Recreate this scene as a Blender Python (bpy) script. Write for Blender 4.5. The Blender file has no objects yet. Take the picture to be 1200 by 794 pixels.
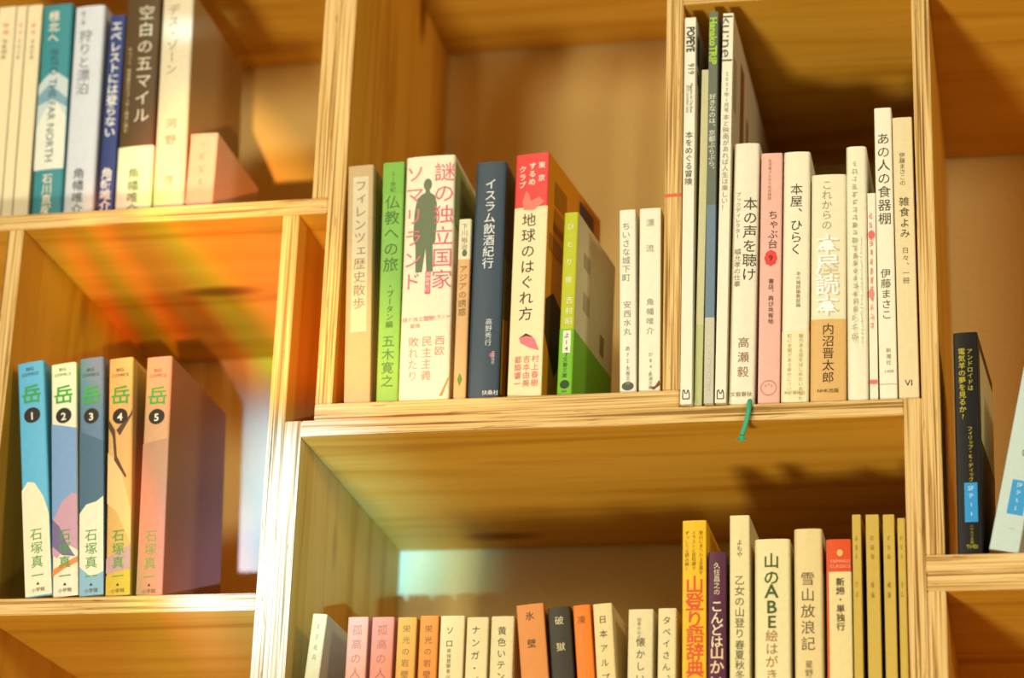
import bpy, bmesh, math, random
from mathutils import Vector, Matrix

random.seed(7)
SC = bpy.context.scene
COL = SC.collection

# ------------------------------------------------------------------ camera, world, lights, exposure
cam_d = bpy.data.cameras.new('camera')
cam = bpy.data.objects.new('camera', cam_d)
COL.objects.link(cam)
cam_d.sensor_width = 36.0
cam_d.lens = 36.0 * 2927.86 / 1200.0
cam_d.clip_start = 0.05
CAM = Vector((0.24831, -1.61209, -0.59030))
RT = Vector((0.97860271, 0.20305961, 0.03321947))
UP = Vector((0.04246051, -0.35726911, 0.93303585))
FW = Vector((-0.20133019, 0.91166089, 0.35824653))
m4 = Matrix((RT, UP, -FW)).transposed().to_4x4()
m4.translation = CAM
cam.matrix_world = m4
cam_d.dof.use_dof = True
cam_d.dof.focus_distance = 1.735
cam_d.dof.aperture_fstop = 4.0
SC.camera = cam

SC.view_settings.view_transform = 'Standard'
SC.view_settings.look = 'None'
SC.view_settings.exposure = 0.0
SC.view_settings.gamma = 1.0
SC.view_settings.use_curve_mapping = False

world = bpy.data.worlds.new('room_air')
SC.world = world
world.use_nodes = True
bg = world.node_tree.nodes['Background']
bg.inputs[0].default_value = (1.0, 0.88, 0.58, 1)
bg.inputs[1].default_value = 0.14


def area_light(name, loc, target, size, watts, color):
    d = bpy.data.lights.new(name, 'AREA')
    d.shape = 'DISK'
    d.size = size
    d.energy = watts
    d.color = color
    o = bpy.data.objects.new(name, d)
    COL.objects.link(o)
    o.location = loc
    o.rotation_euler = (Vector(target) - Vector(loc)).to_track_quat('-Z', 'Y').to_euler()
    return o


WARM = (1.0, 0.94, 0.75)
area_light('ceiling_lamp', (-0.35, -1.3, 1.3), (0.0, 0.0, 0.05), 0.30, 7, WARM)
area_light('left_room_lamp', (-0.8, -1.9, 0.60), (-0.1, 0.2, 0.1), 0.35, 16, WARM)
area_light('right_room_lamp', (1.35, -1.5, 0.30), (0.0, 0.1, 0.05), 0.4, 13, WARM)
area_light('low_lamp', (-0.35, -1.55, -1.2), (-0.1, 0.2, 0.2), 0.25, 27, WARM)


def added_rainbow_spot():  # added coloured light
    """Added spot with a colour pattern, no real source: throws a fan of rainbow streaks and a cool patch over the left of the shelves."""
    d = bpy.data.lights.new('added_rainbow_spot', 'SPOT')
    d.energy = 42
    d.spot_size = math.radians(60)
    d.spot_blend = 0.3
    d.shadow_soft_size = 0.01
    o = bpy.data.objects.new('added_rainbow_spot', d)
    COL.objects.link(o)
    mw = m4.copy()
    mw.translation = CAM + Vector((-0.16, 0.0, -0.10))
    o.matrix_world = mw
    d.use_nodes = True
    nt = d.node_tree
    N, L = nt.nodes, nt.links
    em = N['Emission']
    geo = N.new('ShaderNodeNewGeometry')

    def val(x, sock):
        if isinstance(x, (int, float)):
            sock.default_value = x
        else:
            L.new(x, sock)

    def M(op, a, b=0.0, c=0.0):
        n = N.new('ShaderNodeMath')
        n.operation = op
        val(a, n.inputs[0]); val(b, n.inputs[1])
        if op == 'MULTIPLY_ADD':
            val(c, n.inputs[2])
        return n.outputs[0]

    def dot(v):
        n = N.new('ShaderNodeVectorMath')
        n.operation = 'DOT_PRODUCT'
        L.new(geo.outputs['Incoming'], n.inputs[0])
        n.inputs[1].default_value = v
        return n.outputs['Value']

    def step(x, lo, hi):
        n = N.new('ShaderNodeMapRange')
        n.interpolation_type = 'SMOOTHSTEP'
        val(x, n.inputs['Value'])
        n.inputs['From Min'].default_value = lo
        n.inputs['From Max'].default_value = hi
        return n.outputs['Result']

    def col(c, k):
        n = N.new('ShaderNodeVectorMath')
        n.operation = 'SCALE'
        if isinstance(c, tuple):
            n.inputs[0].default_value = c
        else:
            L.new(c, n.inputs[0])
        val(k, n.inputs['Scale'])
        return n.outputs[0]

    def add(a, b):
        n = N.new('ShaderNodeVectorMath')
        n.operation = 'ADD'
        L.new(a, n.inputs[0]); L.new(b, n.inputs[1])
        return n.outputs[0]
    den = dot(FW)
    u = M('MULTIPLY_ADD', M('DIVIDE', dot(RT), den), 2928.0, 380.0)
    v = M('MULTIPLY_ADD', M('DIVIDE', dot(UP), den), -2928.0, 533.0)

    def blob(cx, cy, rx, ry, soft=1.0):
        a = M('DIVIDE', M('SUBTRACT', u, cx), rx)
        b = M('DIVIDE', M('SUBTRACT', v, cy), ry)
        r = M('SQRT', M('ADD', M('MULTIPLY', a, a), M('MULTIPLY', b, b)))
        return step(r, 1.0, 1.0 - soft)
    # fan of spectra: angle about the apex of the fan
    th = M('DIVIDE', M('ADD', u, 60.0), M('ADD', v, 210.0))
    ramp = N.new('ShaderNodeValToRGB')
    L.new(th, ramp.inputs['Fac'])
    stops = [(0.22, (0, 0, 0)), (0.285, (.10, .22, .01)), (0.315, (.12, .30, .01)), (0.345, (1.0, .16, .03)), (0.385, (.10, .05, .02)),
             (0.415, (.14, .34, .02)), (0.455, (1.0, .16, .05)), (0.50, (.12, .08, .06)), (0.55, (.45, .12, .08)), (0.59, (.15, .45, .05)),
             (0.635, (.62, .62, .04)), (0.69, (1.2, .34, .14)), (0.80, (.95, .30, .08)), (0.95, (.45, .24, .06)), (1.10, (0, 0, 0))]
    cr = ramp.color_ramp
    while len(cr.elements) < len(stops):
        cr.elements.new(0.5)
    for e, (q, c) in zip(cr.elements, stops):
        e.position = q / 1.2
        e.color = (*c, 1)
    L.new(M('DIVIDE', th, 1.2), ramp.inputs['Fac'])
    upper = M('MULTIPLY', step(v, 480.0, 400.0), step(M('ADD', v, M('MULTIPLY', u, 1.3)), 350.0, 440.0))
    low = M('MULTIPLY', M('MULTIPLY', step(v, 440.0, 540.0), step(u, 265.0, 235.0)), M('MULTIPLY', step(u, 165.0, 210.0), 0.6))
    out = col(ramp.outputs['Color'], M('MULTIPLY', M('MINIMUM', M('ADD', upper, low), 1.0), FAN))
    out = add(out, col((0.10, 0.36, 1.25), M('MULTIPLY', M('MULTIPLY', blob(385, 590, 175, 260, 0.75), step(v, 430.0, 500.0)), BLUE)))
    out = add(out, col((0.10, 0.34, 0.50), M('MULTIPLY', blob(490, 640, 130, 190, 1.0), BLUE * 0.6)))
    out = add(out, col((0.55, 0.40, 1.0), M('MULTIPLY', blob(278, 690, 50, 140, 0.8), BLUE * 0.45)))
    out = add(out, col((0.95, 0.62, 0.25), M('MULTIPLY', blob(370, 130, 210, 210, 1.0), GLOW)))
    out = add(out, col((0.5, 0.8, 1.2), M('MULTIPLY', blob(235, 22, 60, 12, 0.9), BLUE * 0.5)))
    L.new(out, em.inputs['Color'])
    em.inputs['Strength'].default_value = 1.0


FAN, BLUE, GLOW = 8.5, 15.0, 0.8
added_rainbow_spot()

# ------------------------------------------------------------------ materials
def lin(h):
    h = h.lstrip('#')
    c = [int(h[i:i + 2], 16) / 255 for i in (0, 2, 4)]
    return tuple((x / 12.92 if x <= 0.04045 else ((x + 0.055) / 1.055) ** 2.4) for x in c) + (1,)


MATS = {}


def paper(hexcol, rough=0.5, spec=0.25, grain=0.06):
    key = (hexcol, rough)
    if key in MATS:
        return MATS[key]
    m = bpy.data.materials.new('printed_paper')
    m.use_nodes = True
    nt = m.node_tree
    b = nt.nodes['Principled BSDF']
    b.inputs['Roughness'].default_value = rough
    b.inputs['Specular IOR Level'].default_value = spec
    tc = nt.nodes.new('ShaderNodeTexCoord')
    nz = nt.nodes.new('ShaderNodeTexNoise')
    nz.inputs['Scale'].default_value = 220
    nz.inputs['Detail'].default_value = 5
    nt.links.new(tc.outputs['Object'], nz.inputs['Vector'])
    mx = nt.nodes.new('ShaderNodeMix')
    mx.data_type = 'RGBA'
    c = tuple(x * 0.92 for x in lin(hexcol)[:3])
    mx.inputs['A'].default_value = tuple(max(0, x * (1 - grain * 1.6)) for x in c[:3]) + (1,)
    mx.inputs['B'].default_value = tuple(min(1, x * (1 + grain * 1.2)) for x in c[:3]) + (1,)
    nt.links.new(nz.outputs['Fac'], mx.inputs['Factor'])
    nt.links.new(mx.outputs['Result'], b.inputs['Base Color'])
    MATS[key] = m
    return m


def wood(axis):
    """Pine board whose length runs along the object's x or z axis; its front edge (facing -y) shows the plies."""
    key = ('wood', axis)
    if key in MATS:
        return MATS[key]
    m = bpy.data.materials.new('pine_plywood')
    m.use_nodes = True
    nt = m.node_tree
    N, L = nt.nodes, nt.links
    b = N['Principled BSDF']
    b.inputs['Roughness'].default_value = 0.55
    b.inputs['Specular IOR Level'].default_value = 0.25
    tc = N.new('ShaderNodeTexCoord')
    oi = N.new('ShaderNodeObjectInfo')
    off = N.new('ShaderNodeVectorMath'); off.operation = 'SCALE'
    off.inputs[0].default_value = (3.1, 5.7, 2.3)
    L.new(oi.outputs['Random'], off.inputs['Scale'])
    add = N.new('ShaderNodeVectorMath'); add.operation = 'ADD'
    L.new(tc.outputs['Object'], add.inputs[0]); L.new(off.outputs[0], add.inputs[1])

    def mapping(sc):
        mp = N.new('ShaderNodeMapping')
        mp.inputs['Scale'].default_value = sc
        L.new(add.outputs[0], mp.inputs['Vector'])
        return mp.outputs[0]

    def noise(vec, scale, detail, dist=0.0):
        n = N.new('ShaderNodeTexNoise')
        n.inputs['Scale'].default_value = scale
        n.inputs['Detail'].default_value = detail
        n.inputs['Distortion'].default_value = dist
        L.new(vec, n.inputs['Vector'])
        return n.outputs['Fac']

    def ramp(fac, stops):
        r = N.new('ShaderNodeValToRGB')
        while len(r.color_ramp.elements) < len(stops):
            r.color_ramp.elements.new(0.5)
        for e, (p, c) in zip(r.color_ramp.elements, stops):
            e.position = p
            e.color = c
        L.new(fac, r.inputs['Fac'])
        return r.outputs['Color']

    lx = axis == 'x'
    # wide face: broad grain stretched along the board
    face = ramp(noise(mapping((1.2, 16, 1) if lx else (1, 16, 1.2)), 2.2, 6, 0.6),
                [(0.28, lin('#b97c1a')), (0.45, lin('#d29a2a')), (0.62, lin('#daa438')), (0.78, lin('#c08520'))])
    # ply edge: thin layers through the 12 mm thickness
    ply = ramp(noise(mapping((5, 60, 420) if lx else (420, 60, 5)), 1.0, 3, 0.25),
               [(0.33, lin('#87632a')), (0.41, lin('#c49a54')), (0.52, lin('#e0bf80')), (0.60, lin('#bd914c')), (0.68, lin('#7c5422'))])
    scratch = ramp(noise(mapping((26, 40, 300) if lx else (300, 40, 26)), 1.0, 5, 1.2),
                   [(0.0, (1, 1, 1, 1)), (0.62, (1, 1, 1, 1)), (0.72, (0.62, 0.5, 0.36, 1)), (1.0, (0.5, 0.38, 0.25, 1))])
    mul = N.new('ShaderNodeMix'); mul.data_type = 'RGBA'; mul.blend_type = 'MULTIPLY'
    mul.inputs['Factor'].default_value = 1.0
    L.new(ply, mul.inputs['A']); L.new(scratch, mul.inputs['B'])
    # knots on the wide face
    vor = N.new('ShaderNodeTexVoronoi')
    vor.inputs['Scale'].default_value = 1.0
    L.new(mapping((3.2, 9, 3) if lx else (3, 9, 3.2)), vor.inputs['Vector'])
    kn = ramp(vor.outputs['Distance'], [(0.0, (0.25, 0.15, 0.07, 1)), (0.07, (0.45, 0.3, 0.16, 1)), (0.13, (1, 1, 1, 1))])
    mk = N.new('ShaderNodeMix'); mk.data_type = 'RGBA'; mk.blend_type = 'MULTIPLY'
    mk.inputs['Factor'].default_value = 1.0
    L.new(face, mk.inputs['A']); L.new(kn, mk.inputs['B'])
    geo = N.new('ShaderNodeNewGeometry')
    sep = N.new('ShaderNodeSeparateXYZ')
    L.new(geo.outputs['Normal'], sep.inputs[0])
    ab = N.new('ShaderNodeMath'); ab.operation = 'ABSOLUTE'
    L.new(sep.outputs['Y'], ab.inputs[0])
    gt = N.new('ShaderNodeMath'); gt.operation = 'GREATER_THAN'
    gt.inputs[1].default_value = 0.6
    L.new(ab.outputs[0], gt.inputs[0])
    mx = N.new('ShaderNodeMix'); mx.data_type = 'RGBA'
    L.new(gt.outputs[0], mx.inputs['Factor'])
    L.new(mk.outputs['Result'], mx.inputs['A']); L.new(mul.outputs['Result'], mx.inputs['B'])
    L.new(mx.outputs['Result'], b.inputs['Base Color'])
    bp = N.new('ShaderNodeBump')
    bp.inputs['Strength'].default_value = 0.12
    bp.inputs['Distance'].default_value = 0.0006
    L.new(noise(mapping((5, 60, 420) if lx else (420, 60, 5)), 1.0, 3, 0.2), bp.inputs['Height'])
    L.new(bp.outputs[0], b.inputs['Normal'])
    MATS[key] = m
    return m


def wall_paint(hexcol):
    m = bpy.data.materials.new('painted_wall')
    m.use_nodes = True
    nt = m.node_tree
    b = nt.nodes['Principled BSDF']
    b.inputs['Roughness'].default_value = 0.9
    b.inputs['Specular IOR Level'].default_value = 0.1
    tc = nt.nodes.new('ShaderNodeTexCoord')
    nz = nt.nodes.new('ShaderNodeTexNoise')
    nz.inputs['Scale'].default_value = 350
    nz.inputs['Detail'].default_value = 6
    nt.links.new(tc.outputs['Object'], nz.inputs['Vector'])
    mx = nt.nodes.new('ShaderNodeMix'); mx.data_type = 'RGBA'
    c = lin(hexcol)
    mx.inputs['A'].default_value = tuple(x * 0.88 for x in c[:3]) + (1,)
    mx.inputs['B'].default_value = tuple(min(1, x * 1.1) for x in c[:3]) + (1,)
    nt.links.new(nz.outputs['Fac'], mx.inputs['Factor'])
    nt.links.new(mx.outputs['Result'], b.inputs['Base Color'])
    bp = nt.nodes.new('ShaderNodeBump'); bp.inputs['Strength'].default_value = 0.25
    bp.inputs['Distance'].default_value = 0.001
    nt.links.new(nz.outputs['Fac'], bp.inputs['Height'])
    nt.links.new(bp.outputs[0], b.inputs['Normal'])
    return m


# ------------------------------------------------------------------ object helpers
def link(name, mesh, mats, parent=None):
    for m in mats:
        mesh.materials.append(m)
    o = bpy.data.objects.new(name, mesh)
    COL.objects.link(o)
    if parent:
        o.parent = parent
    return o


def empty(name, loc, label, cat, group=None, rot=(0, 0, 0)):
    o = bpy.data.objects.new(name, None)
    o.empty_display_size = 0.02
    COL.objects.link(o)
    o.location = loc
    o.rotation_euler = rot
    o['label'] = label
    o['category'] = cat
    if group:
        o['group'] = group
    return o


def board(name, x0, x1, z0, z1, axis, parent, y0=0.0, y1=None, bev=0.0006, extra=None):
    """One plank of the shelving: bevelled box, origin at its own centre."""
    y1 = DEPTH if y1 is None else y1
    c = Vector(((x0 + x1) / 2, (y0 + y1) / 2, (z0 + z1) / 2))
    bm = bmesh.new()
    bmesh.ops.create_cube(bm, size=1.0)
    bmesh.ops.scale(bm, vec=(x1 - x0, y1 - y0, z1 - z0), verts=bm.verts)
    bmesh.ops.bevel(bm, geom=bm.edges[:], offset=bev, segments=2, affect='EDGES')
    mats = [wood(axis)]
    if extra:
        extra(bm, c, mats)
    me = bpy.data.meshes.new(name)
    bm.to_mesh(me)
    bm.free()
    o = link(name, me, mats, parent)
    o.location = c - Vector(parent.location)
    return o


# ------------------------------------------------------------------ setting
T = 0.0123          # board thickness
DEPTH = 0.290       # board depth; the wall stands right behind
Z1, Z2, Z4, Z5, Z6, X2 = 0.16129, -0.13799, -0.12275, 0.4275, 0.30082, 0.17744
FLOOR = -1.30
LOWER = -0.300      # shelf of the bottom row


def slab(name, lo, hi, mat):
    bm = bmesh.new()
    bmesh.ops.create_cube(bm, size=1.0)
    bmesh.ops.scale(bm, vec=[b - a for a, b in zip(lo, hi)], verts=bm.verts)
    me = bpy.data.meshes.new(name)
    bm.to_mesh(me); bm.free()
    o = link(name, me, [mat])
    o.location = [(a + b) / 2 for a, b in zip(lo, hi)]
    o['kind'] = 'structure'
    return o


slab('wall_back', (-3, 0.2932, FLOOR), (3, 0.35, 1.5), wall_paint('#efd082'))
slab('floor', (-3, -3.2, FLOOR - 0.05), (3, 0.35, FLOOR), wall_paint('#b08a58'))

# ------------------------------------------------------------------ shelving: boxes and bookcases
AL = -0.2712         # left outer face of the lower middle bookcase
UM = -0.2499         # left outer face of the upper middle box


def red_mark(bm, c, mats):
    mats.append(paper('#d8684a'))
    z = 0.1475 - c.z
    vs = [bm.verts.new((x, -DEPTH / 2 - 0.0002, z + dz)) for x, dz in ((-0.0061, -0.0012), (0.0061, -0.0006), (0.0061, 0.0018), (-0.0061, 0.0014))]
    f = bm.faces.new(vs)
    f.material_index = 1


# upper middle box
r = empty('wooden_shelf_box', (UM, 0, 0), 'open pine box holding the middle row with the red topped and lime green books', 'shelf', 'stacked pine shelf boxes')
board('bottom_board', UM, T, -T, 0, 'x', r)
board('top_board', UM, T, Z5, Z5 + T, 'x', r)
board('side_board', UM, UM + T, 0.0, Z5, 'z', r)
board('side_board', 0, T, 0.0, Z5, 'z', r, extra=red_mark)

# upper left box
r = empty('wooden_shelf_box', (-0.72, 0, Z1 - T), 'open pine box at upper left holding the teal, white and navy books', 'shelf', 'stacked pine shelf boxes')
board('bottom_board', -0.72, UM - 0.0002, Z1 - T, Z1, 'x', r)
board('top_board', -0.72, UM - 0.0002, Z5, Z5 + T, 'x', r)
board('side_board', -0.72, -0.72 + T, Z1, Z5, 'z', r)
board('side_board', UM - 0.0002 - T, UM - 0.0002, Z1, Z5, 'z', r)

# lower left bookcase
r = empty('wooden_bookcase', (-0.4994, 0, FLOOR), 'pine bookcase at lower left holding the numbered comic volumes', 'shelf', 'pine bookcases under the boxes')
board('side_board', -0.4994, -0.4871, FLOOR, Z1 - T - 0.0002, 'z', r)
board('side_board', AL - 0.0002 - T, AL - 0.0002, FLOOR, Z1 - T - 0.0002, 'z', r)
for z in (Z2, -0.46, -0.78, -1.20):
    board('shelf_board', -0.4871, AL - 0.0002 - T, z - T, z, 'x', r)

# lower middle bookcase
r = empty('wooden_bookcase', (AL, 0, FLOOR), 'wide pine bookcase holding the bottom row with the yellow and purple books', 'shelf', 'pine bookcases under the boxes')
board('side_board', AL, AL + T, FLOOR, -T, 'z', r)
board('side_board', X2 - T, X2, FLOOR, -T, 'z', r)
board('top_board', AL + T, X2 - T, -2 * T, -T, 'x', r)
for z in (LOWER, -0.62, -0.94, -1.22):
    board('shelf_board', AL + T, X2 - T, z - T, z, 'x', r)

# plank over the magazines
r = empty('shelf_plank', (T, 0, Z6), 'pine plank above the tall magazines between divider and right post', 'shelf')
board('plank', T + 0.0002, X2 - 0.0002, Z6, Z6 + T, 'x', r)

# right box and bookcase
XR = 0.42  # unseen right side, set this close to shade the compartment's back wall
r = empty('wooden_shelf_box', (X2, 0, Z4 - T), 'open pine box at right holding the black paperback and the leaning pale one', 'shelf', 'stacked pine shelf boxes')
board('bottom_board', X2, XR, Z4 - T, Z4, 'x', r)
board('side_board', X2, X2 + T, Z4, Z6 + T, 'z', r)
board('side_board', XR - T, XR, Z4, Z6 + T, 'z', r)
board('top_board', X2 + T, XR - T, Z6, Z6 + T, 'x', r)
r = empty('wooden_bookcase', (X2, 0, FLOOR), 'pine bookcase at the lower right with an empty compartment', 'shelf', 'pine bookcases under the boxes')
board('top_board', X2 + 0.0004, XR, Z4 - 2 * T, Z4 - T - 0.0002, 'x', r)
board('side_board', X2 + 0.0004, X2 + T, FLOOR, Z4 - 2 * T, 'z', r)
board('side_board', XR - T, XR, FLOOR, Z4 - 2 * T, 'z', r)
for z in (-0.47, -0.80, -1.22):
    board('shelf_board', X2 + T, XR - T, z - T, z, 'x', r)

# ------------------------------------------------------------------ lettering
GLYPH = {}


def glyph(s, bold=False):
    if (s, bold) in GLYPH:
        return GLYPH[s, bold]
    c = bpy.data.curves.new('lettering', 'FONT')
    c.body = s
    c.align_x = 'CENTER'
    c.resolution_u = 2
    c.offset = bold * 0.016
    o = bpy.data.objects.new('lettering', c)
    COL.objects.link(o)
    dg = bpy.context.evaluated_depsgraph_get()
    me = bpy.data.meshes.new_from_object(o.evaluated_get(dg))
    vs = [(v.co.x, v.co.y) for v in me.vertices]
    fs = [tuple(p.vertices) for p in me.polygons]
    bpy.data.meshes.remove(me)
    bpy.data.objects.remove(o)
    bpy.data.curves.remove(c)
    GLYPH[s, bold] = (vs, fs)
    return GLYPH[s, bold]


TURN = set('ー〜-–…')


class Build:
    """Collects one mesh with its material slots."""
    def __init__(self):
        self.v, self.f, self.mi, self.mats = [], [], [], []

    def slot(self, mat):
        if mat not in self.mats:
            self.mats.append(mat)
        return self.mats.index(mat)

    def face(self, pts, mat):
        n = len(self.v)
        self.v += pts
        self.f.append(tuple(range(n, n + len(pts))))
        self.mi.append(self.slot(mat))

    def mesh(self, pts, faces, mat):
        n = len(self.v)
        self.v += pts
        k = self.slot(mat)
        for f in faces:
            self.f.append(tuple(i + n for i in f))
            self.mi.append(k)

    def build(self, name, parent):
        me = bpy.data.meshes.new(name)
        me.from_pydata(self.v, [], self.f)
        o = link(name, me, self.mats, parent)
        for p, k in zip(me.polygons, self.mi):
            p.material_index = k
        return o


def front_y(x, w, bulge):
    u = max(-1.0, min(1.0, 2 * x / w))
    return -bulge * (1 - u * u)


INK = [0.0]


def decorate(B, items, w, h, bulge, skin):
    """Print lettering and flat shapes on a spine; skin = distance of the printed surface from the cover."""
    lift = skin + 0.00012
    for n, it in enumerate(items):
        k = it[0]
        bold = 2 if k == 'R' else 1 if k in 'VH' else 0
        k = k.lower()
        up = lift + 0.00002 * n + (0.00016 if k in 'vrh' else 0)

        def P(x, z):
            x = max(-w / 2 + 0.0002, min(w / 2 - 0.0002, x))
            z = max(0.0006, min(h - 0.0003, z))
            return (x, front_y(x, w, bulge) - up, z)
        if k in ('v', 'h', 'r'):
            _, s, x0, z0, size, col, extra = it
            mat = paper(col, 0.45)
            if k == 'v':
                z = z0
                for ch in s:
                    if ch == ' ':
                        z -= size * 0.5
                        continue
                    vs, fs = glyph(ch, bold)
                    asc = ord(ch) < 128
                    if ch in TURN:
                        pts = [((y - 0.38), -(x)) for x, y in vs]
                    elif ch in '、。':
                        pts = [(x + 0.6, y - 0.38 + 0.55) for x, y in vs]
                    elif ch in 'ァィゥェォッャュョっゃゅょ':
                        pts = [(x + 0.1, y - 0.38 + 0.1) for x, y in vs]
                    else:
                        pts = [(x, y - 0.38) for x, y in vs]
                    zc = z - size * 0.5
                    B.mesh([P(x0 + px * size, zc + py * size) for px, py in pts], fs, mat)
                    z -= size * extra
            elif k == 'h':
                vs, fs = glyph(s, bold)
                xs = [v[0] for v in vs]
                wid = max(xs) - min(xs)
                sx = min(size * 1.05, w * 0.82 / wid) if wid > 0 else size
                B.mesh([P(x0 + px * sx, z0 - size * 0.85 + py * size) for px, py in vs], fs, mat)
            else:
                vs, fs = glyph(s, bold)
                xs = [v[0] for v in vs]
                a, b = min(xs), max(xs)
                sc = extra / (b - a)
                B.mesh([P(x0 + (py - 0.35) * size * 1.25, z0 - (px - a) * sc) for px, py in vs], fs, mat)
        elif k == 'poly':
            # outline cut into vertical strips so that it follows the curved spine
            bm = bmesh.new()
            f = bm.faces.new([bm.verts.new((x, 0, z)) for x, z in it[2]])
            bmesh.ops.triangulate(bm, faces=[f])
            if bulge > 0:
                for q in (-0.3, -0.15, 0.0, 0.15, 0.3):
                    bmesh.ops.bisect_plane(bm, geom=bm.verts[:] + bm.edges[:] + bm.faces[:], plane_co=(q * w, 0, 0), plane_no=(1, 0, 0))
            bm.verts.index_update()
            B.mesh([P(v.co.x, v.co.z) for v in bm.verts], [tuple(v.index for v in g.verts) for g in bm.faces], paper(it[1]))
            bm.free()
        elif k == 'ring':
            _, col, x0, z0, rr = it
            rr = min(rr, w * 0.42)
            pts, fs = [], []
            for i in range(28):
                a = 2 * math.pi * i / 28
                for q in (rr, rr * 0.9):
                    pts.append(P(x0 + q * math.cos(a), z0 + q * math.sin(a)))
            for i in range(28):
                j = (i + 1) % 28
                fs.append((2 * i, 2 * j, 2 * j + 1, 2 * i + 1))
            B.mesh(pts, fs, paper(col))
            for a in (0.6, 1.57, 2.5):
                x, z = x0 + rr * .45 * math.cos(a), z0 + rr * .45 * math.sin(a)
                B.face([P(x - .0005, z - .0005), P(x + .0005, z - .0005), P(x + .0005, z + .0005), P(x - .0005, z + .0005)], paper(col))
        elif k == 'side':
            x = w / 2 + lift + 0.00002 * n
            B.face([(x, d, z) for d, z in it[2]], paper(it[1]))


def wrap(B, w, z_levels, depth, thick, bulge, radius, mats_spine, mats_side, grow=0.0):
    """U-shaped jacket or paper band: rounded spine and two cover boards, solid thickness, cut at z_levels."""
    hw = w / 2 + grow
    outer = [(-hw, depth)]
    n = 4
    for i in range(n + 1):
        a = math.pi / 2 * i / n
        outer.append((-hw + radius * (1 - math.cos(a)), radius * (1 - math.sin(a)) - grow))
    m = 8
    for i in range(1, m):
        x = -hw + radius + (2 * hw - 2 * radius) * i / m
        outer.append((x, -grow))
    for i in range(n + 1):
        a = math.pi / 2 * (1 - i / n)
        outer.append((hw - radius * (1 - math.cos(a)), radius * (1 - math.sin(a)) - grow))
    outer.append((hw, depth))
    outer = [(x, y + (front_y(x, w, bulge) if i not in (0, len(outer) - 1) else 0)) for i, (x, y) in enumerate(outer)]
    inner = []
    for x, y in outer:
        ix = max(-hw + thick, min(hw - thick, x))
        iy = depth if y == depth else max(y + thick, thick * 0.9 - bulge)
        inner.append((ix, iy))
    k = len(outer)
    loop = outer + inner[::-1]
    K = len(loop)
    for li in range(len(z_levels) - 1):
        z0, z1 = z_levels[li], z_levels[li + 1]
        base = len(B.v)
        B.v += [(x, y, z0) for x, y in loop] + [(x, y, z1) for x, y in loop]
        for i in range(K):
            j = (i + 1) % K
            B.f.append((base + i, base + j, base + K + j, base + K + i))
            if i == 0 or i == k - 2 or i >= k - 1:
                B.mi.append(B.slot(mats_side[li]))
            else:
                B.mi.append(B.slot(mats_spine[li]))
        for top in ((0, li == 0), (1, li == len(z_levels) - 2)):
            if top[1]:
                o = base + (K if top[0] else 0)
                for i in range(k - 1):
                    a, b, c, d = o + i, o + i + 1, o + K - 2 - i, o + K - 1 - i
                    B.f.append((a, b, c, d) if top[0] else (d, c, b, a))
                    B.mi.append(B.slot(mats_side[li]))


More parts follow.
